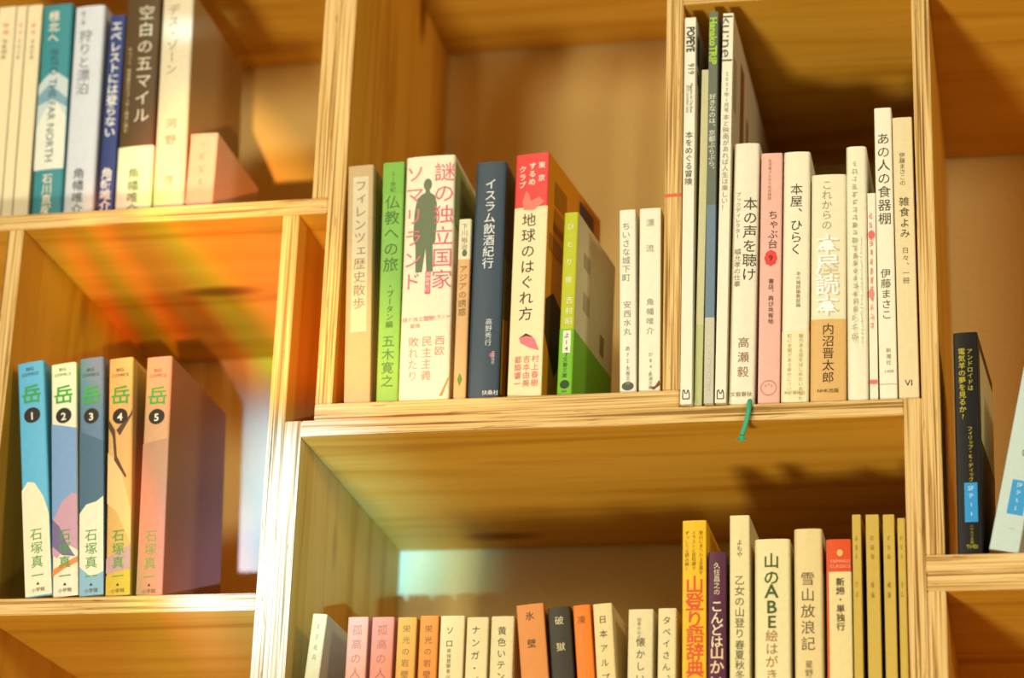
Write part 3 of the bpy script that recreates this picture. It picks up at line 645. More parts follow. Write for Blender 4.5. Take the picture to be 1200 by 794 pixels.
    ('paperback', 'p', 'thin short paperback, cream above and salmon below, on the middle shelf', 'book', 'books on the middle shelf', -0.1451, 0.003, 0.0002, 0.0092, 0.139, 0.105, -0.48, 0, '#e9ddb8', [('band', '#dfae74', 0.0009, 0.1074), ('v', '下川裕治', 0.0, 0.1356, 0.0051, '#8a916a', 1.04), ('poly', '#66704a', [(0.0023, 0.1121), (0.0022, 0.1114), (0.002, 0.1108), (0.0018, 0.1102), (0.0014, 0.1098), (0.0009, 0.1095), (0.0005, 0.1094), (-0.0, 0.1095), (-0.0005, 0.1098), (-0.0008, 0.1102), (-0.0011, 0.1108), (-0.0013, 0.1114), (-0.0014, 0.1121), (-0.0013, 0.1128), (-0.0011, 0.1134), (-0.0008, 0.114), (-0.0005, 0.1144), (-0.0, 0.1147), (0.0005, 0.1148), (0.0009, 0.1147), (0.0014, 0.1144), (0.0018, 0.114), (0.002, 0.1134), (0.0022, 0.1128)]), ('v', 'アジアの誘惑', 0.0, 0.1027, 0.0063, '#8a6f3a', 1.05), ('poly', '#6d8a3a', [(0.0, 0.0201), (0.002, 0.015), (0.0, 0.0098), (-0.0018, 0.015)])]),
    ('hardcover_book', 'h', 'dark slate book with white lettering on the middle shelf', 'book', 'books on the middle shelf', -0.1281, 0.003, 0.0002, 0.0225, 0.1833, 0.128, -0.08, 0, '#3e4c58', [('v', 'イスラム飲酒紀行', 0.0004, 0.1699, 0.0089, '#eef0ea', 1.0), ('v', '高野秀行', 0.0027, 0.0603, 0.0051, '#d8dcd8', 1.04), ('v', '森清撮影', 0.0067, 0.0355, 0.0025, '#c0c6c6', 1.04), ('poly', '#d0607c', [(0.0076, 0.0323), (0.0076, 0.0318), (0.0074, 0.0313), (0.0071, 0.0309), (0.0067, 0.0306), (0.0063, 0.0304), (0.0058, 0.0304), (0.0054, 0.0304), (0.0049, 0.0306), (0.0046, 0.0309), (0.0043, 0.0313), (0.0041, 0.0318), (0.004, 0.0323), (0.0041, 0.0328), (0.0043, 0.0333), (0.0046, 0.0337), (0.0049, 0.034), (0.0054, 0.0342), (0.0058, 0.0342), (0.0063, 0.0342), (0.0067, 0.034), (0.0071, 0.0337), (0.0074, 0.0333), (0.0076, 0.0328)]), ('h', '扶桑社', 0.0056, 0.0059, 0.0038, '#eef0ea', 0), ('side', '#46301c', [(0.0026, 0.1795), (0.1254, 0.1795), (0.1254, 0.1091), (0.0026, 0.1091)]), ('side', '#5a5a1c', [(0.0026, 0.1091), (0.1254, 0.1091), (0.1254, 0.0046), (0.0026, 0.0046)]), ('side', '#d2a51c', [(0.0051, 0.0616), (0.0205, 0.0655), (0.0205, 0.0078), (0.0051, 0.0046)])]),
    ('paperback', 'p', 'paperback with a red topped cream spine and orange cover on the middle shelf', 'book', 'books on the middle shelf', -0.0984, 0.003, 0.0002, 0.0254, 0.1882, 0.128, 0.21, -7, '#f3e0ae', [('band', '#e2463f', 0.1457, 0.1882), ('sidebase', '#f2a01c'), ('V', '東京', 0.0076, 0.181, 0.0054, '#f7dfc8', 1.9), ('V', 'するめ', 0.0005, 0.181, 0.0057, '#f7dfc8', 1.1), ('V', 'クラブ', -0.0069, 0.179, 0.0057, '#f7dfc8', 1.1), ('poly', '#ea7f70', [(-0.0064, 0.1504), (-0.0038, 0.1585), (-0.0013, 0.1558), (0.0, 0.1504), (0.0064, 0.1531), (0.0102, 0.1491), (0.0025, 0.143), (-0.0051, 0.1437)]), ('v', '地球のはぐれ方', -0.0008, 0.141, 0.011, '#4a3f24', 1.1), ('poly', '#e77b80', [(-0.0051, 0.0446), (0.0, 0.0478), (0.0064, 0.0433), (0.0102, 0.0342), (0.0025, 0.0368), (-0.0038, 0.0407)]), ('poly', '#4a3a2a', [(-0.0051, 0.0446), (0.0, 0.0478), (0.0056, 0.0446), (0.0, 0.0458)]), ('v', '村上春樹', 0.0076, 0.031, 0.0057, '#e8847a', 1.05), ('v', '吉本由美', 0.0013, 0.031, 0.0057, '#e8847a', 1.05), ('v', '都築響一', -0.0051, 0.031, 0.0057, '#e8847a', 1.05), ('side', '#b9741a', [(0.0154, 0.1714), (0.0435, 0.1714), (0.0435, 0.1531), (0.0154, 0.1531)]), ('side', '#b9741a', [(0.0154, 0.1504), (0.0461, 0.1504), (0.0461, 0.1329), (0.0154, 0.1329)]), ('side', '#544a5c', [(0.0742, 0.1817), (0.1101, 0.1817), (0.1101, 0.1585), (0.0742, 0.1585)]), ('side', '#4a3414', [(0.0026, 0.0745), (0.0179, 0.0844), (0.0384, 0.0778), (0.0435, 0.042), (0.0256, 0.0226), (0.0026, 0.0484)]), ('side', '#c07c1c', [(0.0064, 0.1275), (0.0768, 0.1242), (0.0768, 0.1142), (0.0064, 0.1142)])]),
    ('paperback', 'p', 'short lime green spined paperback with a green paper band', 'book', 'books on the middle shelf', -0.0697, 0.003, 0.0003, 0.0105, 0.1396, 0.105, 0.77, -5, '#bcbf1c', [('sidebase', '#e6d9ac'), ('v', 'ひとり旅', 0.0, 0.1312, 0.0053, '#eef0c8', 2.6), ('v', '吉村昭', 0.0013, 0.0744, 0.0057, '#eef0c8', 1.4), ('side', '#b9a878', [(0.0189, 0.1159), (0.0357, 0.1159), (0.0357, 0.1046), (0.0189, 0.1046)]), ('side', '#b9a878', [(0.021, 0.0862), (0.0378, 0.0862), (0.0378, 0.0718), (0.021, 0.0718)]), ('side', '#8f7d4a', [(0.0693, 0.0718), (0.0798, 0.0718), (0.0798, 0.0562), (0.0693, 0.0562)]), ('obi', '#76b920', 0.0497, [('poly', '#efe6cc', [(-0.0023, 0.0484), (0.0034, 0.0484), (0.0034, 0.0316), (-0.0023, 0.0316)]), ('v', 'よ147', 0.0005, 0.0471, 0.0047, '#4a4a3a', 1.05), ('v', '文春文庫', 0.0, 0.0284, 0.0038, '#3f6a1c', 1.04), ('poly', '#2c4a1c', [(0.0037, 0.008), (0.0036, 0.0072), (0.0032, 0.0064), (0.0027, 0.0057), (0.0019, 0.0052), (0.0011, 0.0049), (0.0002, 0.0048), (-0.0007, 0.0049), (-0.0015, 0.0052), (-0.0022, 0.0057), (-0.0028, 0.0064), (-0.0031, 0.0072), (-0.0033, 0.008), (-0.0031, 0.0088), (-0.0028, 0.0096), (-0.0022, 0.0102), (-0.0015, 0.0108), (-0.0007, 0.0111), (0.0002, 0.0112), (0.0011, 0.0111), (0.0019, 0.0108), (0.0027, 0.0102), (0.0032, 0.0096), (0.0036, 0.0088)]), ('h', '560', 0.0, 0.0042, 0.0025, '#3f6a1c', 0)])]),
    ('paperback', 'p', 'slim cream paperback with grey lettering, second from the divider on the middle shelf', 'book', 'books on the middle shelf', -0.0245, 0.003, 0.0003, 0.0118, 0.1393, 0.105, -1.09, 0, '#efe8cf', [('v', 'ちいさな城下町', -0.0009, 0.1296, 0.0063, '#8c8a7c', 1.05), ('v', '安西水丸', -0.0002, 0.069, 0.0059, '#9a9788', 1.15), ('v', 'あ721', 0.0, 0.0348, 0.0038, '#8c8a7c', 1.2), ('v', '文春文庫', 0.0002, 0.0195, 0.0034, '#9a9788', 1.04), ('poly', '#5a5a4c', [(0.0042, 0.0049), (0.0041, 0.0041), (0.0037, 0.0033), (0.003, 0.0026), (0.0021, 0.0021), (0.0011, 0.0018), (0.0, 0.0017), (-0.0011, 0.0018), (-0.0021, 0.0021), (-0.003, 0.0026), (-0.0037, 0.0033), (-0.0041, 0.0041), (-0.0042, 0.0049), (-0.0041, 0.0057), (-0.0037, 0.0065), (-0.003, 0.0071), (-0.0021, 0.0076), (-0.0011, 0.0079), (-0.0, 0.008), (0.0011, 0.0079), (0.0021, 0.0076), (0.003, 0.0071), (0.0037, 0.0065), (0.0041, 0.0057)])]),
    ('paperback', 'p', 'cream paperback standing against the left face of the divider on the middle shelf', 'book', 'books on the middle shelf', -0.0093, 0.003, 0.0003, 0.0154, 0.1396, 0.105, -0.53, 0, '#f0e7cb', [('v', '漂流', 0.0, 0.1313, 0.0062, '#a29c86', 3.2), ('v', '角幡唯介', 0.0003, 0.0702, 0.0056, '#9a9480', 1.3), ('v', 'か841', 0.0008, 0.0296, 0.0037, '#9a9480', 1.2), ('v', '新潮文庫', 0.0008, 0.0144, 0.0031, '#9a9480', 1.04), ('poly', '#8a4a26', [(0.0, 0.003), (0.0039, 0.0042), (0.0069, 0.0087), (0.0062, 0.0055), (0.0077, 0.0049), (0.0031, 0.0014)])]),
    ('magazine', 'm', 'tall white magazine with bold black English title, first beside the divider', 'book', 'books and magazines beside the divider', 0.0173, -0.004, -0.0121, 0.0082, 0.2997, 0.23, 0.17, 0, '#f0e8d0', [('R', 'POPEYE', 0.0004, 0.2919, 0.0065, '#2a241c', 0.0204), ('r', '919', 0.001, 0.262, 0.005, '#3a342a', 0.0087), ('r', 'Magazine for City Boys', 0.0015, 0.2461, 0.0025, '#77705c', 0.0235), ('r', '2023 november issue', -0.0012, 0.2447, 0.0025, '#8a836c', 0.0223), ('v', '本をめぐる冒険', 0.0, 0.2078, 0.0059, '#4a4436', 1.04), ('side', '#4a4436', [(0.0069, 0.2884), (0.0184, 0.2884), (0.0184, 0.2654), (0.0069, 0.2654)]), ('side', '#6a644e', [(0.0081, 0.2599), (0.0173, 0.2599), (0.0173, 0.2502), (0.0081, 0.2502)]), ('poly', '#3a342a', [(-0.0026, 0.0098), (-0.0026, 0.0039), (-0.002, 0.0039), (-0.002, 0.0098)]), ('poly', '#3a342a', [(-0.0023, 0.0035), (0.0023, 0.0035), (0.0023, 0.0042), (-0.0023, 0.0042)]), ('poly', '#3a342a', [(0.0026, 0.0039), (0.0026, 0.0079), (0.002, 0.0079), (0.002, 0.0039)]), ('poly', '#3a342a', [(0.0026, 0.008), (0.0016, 0.0105), (0.001, 0.0103), (0.002, 0.0078)]), ('poly', '#3a342a', [(0.001, 0.0105), (0.0004, 0.008), (0.0009, 0.0078), (0.0016, 0.0103)]), ('poly', '#3a342a', [(0.0007, 0.0082), (-0.0007, 0.0082), (-0.0007, 0.0076), (0.0007, 0.0076)]), ('poly', '#3a342a', [(-0.0004, 0.008), (-0.001, 0.0105), (-0.0016, 0.0103), (-0.0009, 0.0078)]), ('poly', '#3a342a', [(-0.0015, 0.0107), (-0.0024, 0.0101), (-0.0021, 0.0095), (-0.0012, 0.0101)])]),
    ('booklet', 'k', 'thin greenish cream booklet between the white magazine and the grey travel guide', 'book', 'books and magazines beside the divider', 0.0246, 0.003, -0.0121, 0.0055, 0.26, 0.18, 0.9, 0, '#d9d2a0', [('band', '#c5c98a', 0.002, 0.0614)]),
    ('magazine', 'm', 'slim grey travel guide with lime green English title at its top', 'book', 'books and magazines beside the divider', 0.0329, -0.004, -0.0121, 0.0067, 0.3033, 0.21, 0.45, 0, '#6a705e', [('band', '#6f8492', 0.0634, 0.1492), ('band', '#c9c3ac', 0.0, 0.0634), ('R', 'HanakoTRIP', 0.0, 0.2984, 0.0059, '#a8d030', 0.0383), ('v', '好きなのは、京都ぶらぶら。', 0.0, 0.2367, 0.0049, '#f0ecdc', 0.98), ('poly', '#ddd7c4', [(-0.0012, 0.0509), (0.0011, 0.0502), (0.0011, 0.0497), (-0.0012, 0.0504)]), ('poly', '#ddd7c4', [(-0.0014, 0.0496), (0.0011, 0.049), (0.0011, 0.0485), (-0.0014, 0.0491)]), ('poly', '#ddd7c4', [(-0.0013, 0.0478), (0.0008, 0.0483), (0.0008, 0.0478), (-0.0013, 0.0473)]), ('poly', '#ddd7c4', [(-0.0009, 0.0497), (-0.0005, 0.0497), (-0.0008, 0.0479), (-0.0012, 0.0479)]), ('poly', '#ddd7c4', [(-0.0002, 0.0497), (0.0002, 0.0497), (0.0006, 0.0472), (0.0002, 0.0472)]), ('poly', '#ddd7c4', [(-0.0009, 0.0457), (0.0007, 0.0458), (0.0007, 0.0453), (-0.0009, 0.0452)]), ('poly', '#ddd7c4', [(-0.0013, 0.0442), (0.0013, 0.0449), (0.0013, 0.0444), (-0.0013, 0.0437)]), ('poly', '#ddd7c4', [(-0.0007, 0.0434), (0.0007, 0.0431), (0.0007, 0.0426), (-0.0007, 0.0429)]), ('poly', '#ddd7c4', [(-0.0005, 0.0456), (-0.0001, 0.0456), (-0.0002, 0.0429), (-0.0006, 0.0429)]), ('poly', '#ddd7c4', [(-0.0008, 0.0409), (0.0012, 0.041), (0.0012, 0.0405), (-0.0008, 0.0404)]), ('poly', '#ddd7c4', [(-0.0012, 0.0388), (0.0008, 0.0393), (0.0008, 0.0388), (-0.0012, 0.0383)]), ('poly', '#ddd7c4', [(0.0001, 0.0407), (0.0005, 0.0407), (0.0007, 0.038), (0.0003, 0.038)]), ('poly', '#ddd7c4', [(-0.0, 0.0401), (0.0004, 0.0401), (0.0006, 0.0379), (0.0003, 0.0379)]), ('poly', '#ddd7c4', [(-0.0008, 0.0365), (0.0013, 0.0358), (0.0013, 0.0353), (-0.0008, 0.036)]), ('poly', '#ddd7c4', [(-0.0007, 0.0344), (0.0011, 0.0342), (0.0011, 0.0337), (-0.0007, 0.0339)]), ('poly', '#ddd7c4', [(-0.0008, 0.0359), (-0.0004, 0.0359), (-0.0003, 0.0334), (-0.0007, 0.0334)]), ('poly', '#ddd7c4', [(0.0005, 0.036), (0.0009, 0.036), (0.0011, 0.0328), (0.0007, 0.0328)]), ('poly', '#ddd7c4', [(-0.0014, 0.0313), (0.0011, 0.0316), (0.0011, 0.0311), (-0.0014, 0.0308)]), ('poly', '#ddd7c4', [(-0.0008, 0.0303), (0.0005, 0.0301), (0.0005, 0.0296), (-0.0008, 0.0298)]), ('poly', '#ddd7c4', [(-0.0005, 0.0288), (0.0014, 0.0291), (0.0014, 0.0286), (-0.0005, 0.0283)]), ('poly', '#ddd7c4', [(0.0004, 0.0312), (0.0008, 0.0312), (0.0004, 0.0285), (0.0, 0.0285)]), ('poly', '#ddd7c4', [(0.0, 0.0307), (0.0004, 0.0307), (0.0002, 0.0279), (-0.0002, 0.0279)]), ('poly', '#ddd7c4', [(-0.0012, 0.0269), (0.0008, 0.0265), (0.0008, 0.026), (-0.0012, 0.0264)]), ('poly', '#ddd7c4', [(-0.0012, 0.0252), (0.0008, 0.0257), (0.0008, 0.0252), (-0.0012, 0.0247)]), ('poly', '#ddd7c4', [(-0.0007, 0.0241), (0.001, 0.0242), (0.001, 0.0237), (-0.0007, 0.0236)]), ('poly', '#ddd7c4', [(-0.0007, 0.0259), (-0.0003, 0.0259), (-0.0001, 0.0238), (-0.0005, 0.0238)]), ('poly', '#ddd7c4', [(-0.0011, 0.022), (0.001, 0.0218), (0.001, 0.0213), (-0.0011, 0.0215)]), ('poly', '#ddd7c4', [(-0.0009, 0.02), (0.0011, 0.02), (0.0011, 0.0195), (-0.0009, 0.0195)]), ('poly', '#ddd7c4', [(0.0003, 0.022), (0.0007, 0.022), (0.0008, 0.0193), (0.0004, 0.0193)]), ('poly', '#ddd7c4', [(0.0002, 0.0219), (0.0006, 0.0219), (0.0003, 0.0187), (-0.0001, 0.0187)]), ('poly', '#ddd7c4', [(-0.0008, 0.0169), (0.0006, 0.0175), (0.0006, 0.017), (-0.0008, 0.0164)]), ('poly', '#ddd7c4', [(-0.0006, 0.016), (0.001, 0.0159), (0.001, 0.0154), (-0.0006, 0.0155)]), ('poly', '#ddd7c4', [(-0.0012, 0.0151), (0.0009, 0.0144), (0.0009, 0.0139), (-0.0012, 0.0146)]), ('poly', '#ddd7c4', [(-0.0002, 0.0169), (0.0002, 0.0169), (-0.0, 0.0143), (-0.0004, 0.0143)]), ('poly', '#ddd7c4', [(0.0003, 0.0165), (0.0007, 0.0165), (0.0009, 0.0145), (0.0005, 0.0145)]), ('poly', '#ddd7c4', [(-0.0008, 0.0125), (0.0007, 0.0123), (0.0007, 0.0119), (-0.0008, 0.012)]), ('poly', '#ddd7c4', [(-0.0012, 0.0102), (0.0007, 0.0109), (0.0007, 0.0104), (-0.0012, 0.0097)]), ('poly', '#ddd7c4', [(0.0, 0.0125), (0.0004, 0.0125), (0.0003, 0.0098), (-0.0001, 0.0098)])]),
    ('magazine', 'm', 'tall cream magazine with thin grey English title and wide side cover in view', 'book', 'books and magazines beside the divider', 0.0411, -0.004, -0.012, 0.0078, 0.3011, 0.23, 0.93, 0, '#efe6cc', [('sidebase', '#d8cba6'), ('r', 'ku:nel', -0.0006, 0.299, 0.0093, '#6a6450', 0.037), ('v', '2023年1月号', 0.0, 0.2538, 0.004, '#98907a', 1.04), ('v', '本と映画があれば人生は楽しい！', 0.0, 0.2196, 0.0049, '#98907a', 1.03), ('side', '#8a5a34', [(0.046, 0.2843), (0.0667, 0.2843), (0.0713, 0.1094), (0.046, 0.1094)]), ('side', '#9a7a4c', [(0.0828, 0.2566), (0.0966, 0.2566), (0.1012, 0.1094), (0.0828, 0.1094)]), ('side', '#93683c', [(0.115, 0.2497), (0.1334, 0.2497), (0.138, 0.1094), (0.115, 0.1094)]), ('side', '#b5a67c', [(0.0092, 0.2704), (0.023, 0.2704), (0.023, 0.2292), (0.0092, 0.2292)]), ('poly', '#3a342a', [(-0.0025, 0.0088), (-0.0025, 0.0029), (-0.0019, 0.0029), (-0.0019, 0.0088)]), ('poly', '#3a342a', [(-0.0022, 0.0026), (0.0022, 0.0026), (0.0022, 0.0032), (-0.0022, 0.0032)]), ('poly', '#3a342a', [(0.0025, 0.0029), (0.0025, 0.0069), (0.0019, 0.0069), (0.0019, 0.0029)]), ('poly', '#3a342a', [(0.0024, 0.0071), (0.0015, 0.0096), (0.001, 0.0093), (0.0019, 0.0068)]), ('poly', '#3a342a', [(0.001, 0.0095), (0.0004, 0.007), (0.0009, 0.0069), (0.0015, 0.0094)]), ('poly', '#3a342a', [(0.0006, 0.0073), (-0.0006, 0.0073), (-0.0006, 0.0066), (0.0006, 0.0066)]), ('poly', '#3a342a', [(-0.0004, 0.007), (-0.001, 0.0095), (-0.0015, 0.0094), (-0.0009, 0.0069)]), ('poly', '#3a342a', [(-0.0014, 0.0097), (-0.0023, 0.0091), (-0.002, 0.0085), (-0.0011, 0.0092)])]),
    ('hardcover_book', 'h', 'wide off white book with black lettering and green ribbon below it', 'book', 'books and magazines beside the divider', 0.0545, 0.003, -0.0119, 0.0182, 0.1984, 0.128, 1.23, 0, '#ebe2c8', [('v', '本の声を聴け', 0.0036, 0.1563, 0.0105, '#4a4434', 1.03), ('v', 'ブックディレクター', -0.0051, 0.1603, 0.004, '#8a8268', 1.0), ('v', '幅允孝の仕事', -0.0047, 0.1168, 0.0049, '#8a8268', 1.0), ('v', '高瀬毅', 0.0009, 0.0499, 0.0083, '#9a7450', 1.3), ('h', '文藝春秋', 0.0, 0.0095, 0.0037, '#a08a6a', 0)]),
    ('paperback', 'p', 'pink paperback with dark lettering and a red flower on its spine', 'book', 'books and magazines beside the divider', 0.0734, 0.003, -0.012, 0.0151, 0.1898, 0.128, 0.95, 0, '#eab3a2', [('v', '生活者のための総合雑誌', -0.0012, 0.1851, 0.0028, '#b9867a', 1.04), ('v', 'ちゃぶ台', 0.0015, 0.1453, 0.0074, '#5a3a30', 1.0), ('poly', '#e2453c', [(0.0048, 0.1087), (0.0048, 0.108), (0.0046, 0.1074), (0.0043, 0.1068), (0.0039, 0.1064), (0.0034, 0.1062), (0.0029, 0.1061), (0.0024, 0.1062), (0.0019, 0.1064), (0.0015, 0.1068), (0.0012, 0.1074), (0.001, 0.108), (0.0009, 0.1087), (0.001, 0.1093), (0.0012, 0.11), (0.0015, 0.1105), (0.0019, 0.1109), (0.0024, 0.1112), (0.0029, 0.1113), (0.0034, 0.1112), (0.0039, 0.1109), (0.0043, 0.1105), (0.0046, 0.11), (0.0048, 0.1093)]), ('poly', '#e2453c', [(0.0041, 0.1061), (0.004, 0.1055), (0.0038, 0.1048), (0.0035, 0.1043), (0.0031, 0.1039), (0.0026, 0.1036), (0.0021, 0.1035), (0.0016, 0.1036), (0.0011, 0.1039), (0.0007, 0.1043), (0.0004, 0.1048), (0.0002, 0.1055), (0.0002, 0.1061), (0.0002, 0.1068), (0.0004, 0.1074), (0.0007, 0.108), (0.0011, 0.1084), (0.0016, 0.1086), (0.0021, 0.1087), (0.0026, 0.1086), (0.0031, 0.1084), (0.0035, 0.108), (0.0038, 0.1074), (0.004, 0.1068)]), ('poly', '#e2453c', [(0.0023, 0.1051), (0.0022, 0.1044), (0.002, 0.1038), (0.0017, 0.1033), (0.0013, 0.1028), (0.0008, 0.1026), (0.0003, 0.1025), (-0.0002, 0.1026), (-0.0007, 0.1028), (-0.0011, 0.1033), (-0.0014, 0.1038), (-0.0016, 0.1044), (-0.0017, 0.1051), (-0.0016, 0.1058), (-0.0014, 0.1064), (-0.0011, 0.1069), (-0.0007, 0.1073), (-0.0002, 0.1076), (0.0003, 0.1077), (0.0008, 0.1076), (0.0013, 0.1073), (0.0017, 0.1069), (0.002, 0.1064), (0.0022, 0.1058)]), ('poly', '#e2453c', [(0.0005, 0.1061), (0.0004, 0.1055), (0.0002, 0.1048), (-0.0001, 0.1043), (-0.0005, 0.1039), (-0.001, 0.1036), (-0.0015, 0.1035), (-0.002, 0.1036), (-0.0025, 0.1039), (-0.0029, 0.1043), (-0.0032, 0.1048), (-0.0034, 0.1055), (-0.0035, 0.1061), (-0.0034, 0.1068), (-0.0032, 0.1074), (-0.0029, 0.108), (-0.0025, 0.1084), (-0.002, 0.1086), (-0.0015, 0.1087), (-0.001, 0.1086), (-0.0005, 0.1084), (-0.0001, 0.108), (0.0002, 0.1074), (0.0004, 0.1068)]), ('poly', '#e2453c', [(-0.0003, 0.1087), (-0.0004, 0.108), (-0.0006, 0.1074), (-0.0009, 0.1068), (-0.0013, 0.1064), (-0.0018, 0.1062), (-0.0023, 0.1061), (-0.0028, 0.1062), (-0.0033, 0.1064), (-0.0037, 0.1068), (-0.004, 0.1074), (-0.0042, 0.108), (-0.0042, 0.1087), (-0.0042, 0.1093), (-0.004, 0.11), (-0.0037, 0.1105), (-0.0033, 0.1109), (-0.0028, 0.1112), (-0.0023, 0.1113), (-0.0018, 0.1112), (-0.0013, 0.1109), (-0.0009, 0.1105), (-0.0006, 0.11), (-0.0004, 0.1093)]), ('poly', '#e2453c', [(0.0005, 0.1112), (0.0004, 0.1105), (0.0002, 0.1099), (-0.0001, 0.1093), (-0.0005, 0.1089), (-0.001, 0.1087), (-0.0015, 0.1086), (-0.002, 0.1087), (-0.0025, 0.1089), (-0.0029, 0.1093), (-0.0032, 0.1099), (-0.0034, 0.1105), (-0.0035, 0.1112), (-0.0034, 0.1119), (-0.0032, 0.1125), (-0.0029, 0.113), (-0.0025, 0.1134), (-0.002, 0.1137), (-0.0015, 0.1138), (-0.001, 0.1137), (-0.0005, 0.1134), (-0.0001, 0.113), (0.0002, 0.1125), (0.0004, 0.1119)]), ('poly', '#e2453c', [(0.0023, 0.1122), (0.0022, 0.1116), (0.002, 0.1109), (0.0017, 0.1104), (0.0013, 0.11), (0.0008, 0.1097), (0.0003, 0.1096), (-0.0002, 0.1097), (-0.0007, 0.11), (-0.0011, 0.1104), (-0.0014, 0.1109), (-0.0016, 0.1116), (-0.0017, 0.1122), (-0.0016, 0.1129), (-0.0014, 0.1135), (-0.0011, 0.1141), (-0.0007, 0.1145), (-0.0002, 0.1147), (0.0003, 0.1148), (0.0008, 0.1147), (0.0013, 0.1145), (0.0017, 0.1141), (0.002, 0.1135), (0.0022, 0.1129)]), ('poly', '#e2453c', [(0.0041, 0.1112), (0.004, 0.1105), (0.0038, 0.1099), (0.0035, 0.1093), (0.0031, 0.1089), (0.0026, 0.1087), (0.0021, 0.1086), (0.0016, 0.1087), (0.0011, 0.1089), (0.0007, 0.1093), (0.0004, 0.1099), (0.0002, 0.1105), (0.0002, 0.1112), (0.0002, 0.1119), (0.0004, 0.1125), (0.0007, 0.113), (0.0011, 0.1134), (0.0016, 0.1137), (0.0021, 0.1138), (0.0026, 0.1137), (0.0031, 0.1134), (0.0035, 0.113), (0.0038, 0.1125), (0.004, 0.1119)]), ('poly', '#e2453c', [(0.0036, 0.1087), (0.0035, 0.1076), (0.0032, 0.1065), (0.0027, 0.1057), (0.002, 0.105), (0.0012, 0.1046), (0.0003, 0.1044), (-0.0006, 0.1046), (-0.0014, 0.105), (-0.0021, 0.1057), (-0.0026, 0.1065), (-0.0029, 0.1076), (-0.003, 0.1087), (-0.0029, 0.1098), (-0.0026, 0.1108), (-0.0021, 0.1116), (-0.0014, 0.1123), (-0.0006, 0.1127), (0.0003, 0.1129), (0.0012, 0.1127), (0.002, 0.1123), (0.0027, 0.1116), (0.0032, 0.1108), (0.0035, 0.1098)]), ('h', '9', 0.0003, 0.1116, 0.0062, '#3a2420', 0), ('v', '書店、再び共有地', 0.0008, 0.0931, 0.0041, '#6a4438', 1.05), ('ring', '#c98478', 0.0, 0.0119, 0.0056)]),
    ('hardcover_book', 'h', 'cream book with widely spaced black lettering, right of the pink paperback', 'book', 'books and magazines beside the divider', 0.0913, 0.003, -0.0119, 0.0187, 0.1894, 0.128, 0.97, 0, '#efe5c6', [('v', '本屋、ひらく', 0.0, 0.1647, 0.0092, '#4a4434', 1.0), ('v', '本の雑誌編集部編', 0.0019, 0.0974, 0.0034, '#9a9070', 1.0), ('obi', '#eee0b4', 0.0532, [('v', '魅力ある店をはじめたいあなたに', 0.0041, 0.0507, 0.0034, '#bfa96c', 1.04), ('v', '町に本屋がある幸せについて', -0.0037, 0.0507, 0.0034, '#c9b57c', 1.04), ('h', '本の雑誌社', 0.0, 0.0087, 0.0028, '#b9a468', 0)])]),
    ('hardcover_book', 'h', 'wide cream book with white glossy characters and a tan paper band', 'book', 'books and magazines beside the divider', 0.1142, 0.003, -0.0119, 0.0243, 0.1703, 0.128, 0.85, 0, '#ece1bc', [('v', 'これからの', -0.0012, 0.166, 0.0077, '#a89c78', 1.0), ('v', '本屋読本', 0.0005, 0.1243, 0.0166, '#cdc19a', 0.92), ('V', '本屋読本', -0.001, 0.1253, 0.0166, '#fdfaf0', 0.92), ('obi', '#dcae68', 0.0604, [('v', '内沼晋太郎', 0.0, 0.0573, 0.0086, '#4a3a20', 1.03), ('h', 'NHK出版', 0.0, 0.0096, 0.0034, '#4a3a20', 0)])]),  # darker offset copy paints the shadow of the embossed white characters
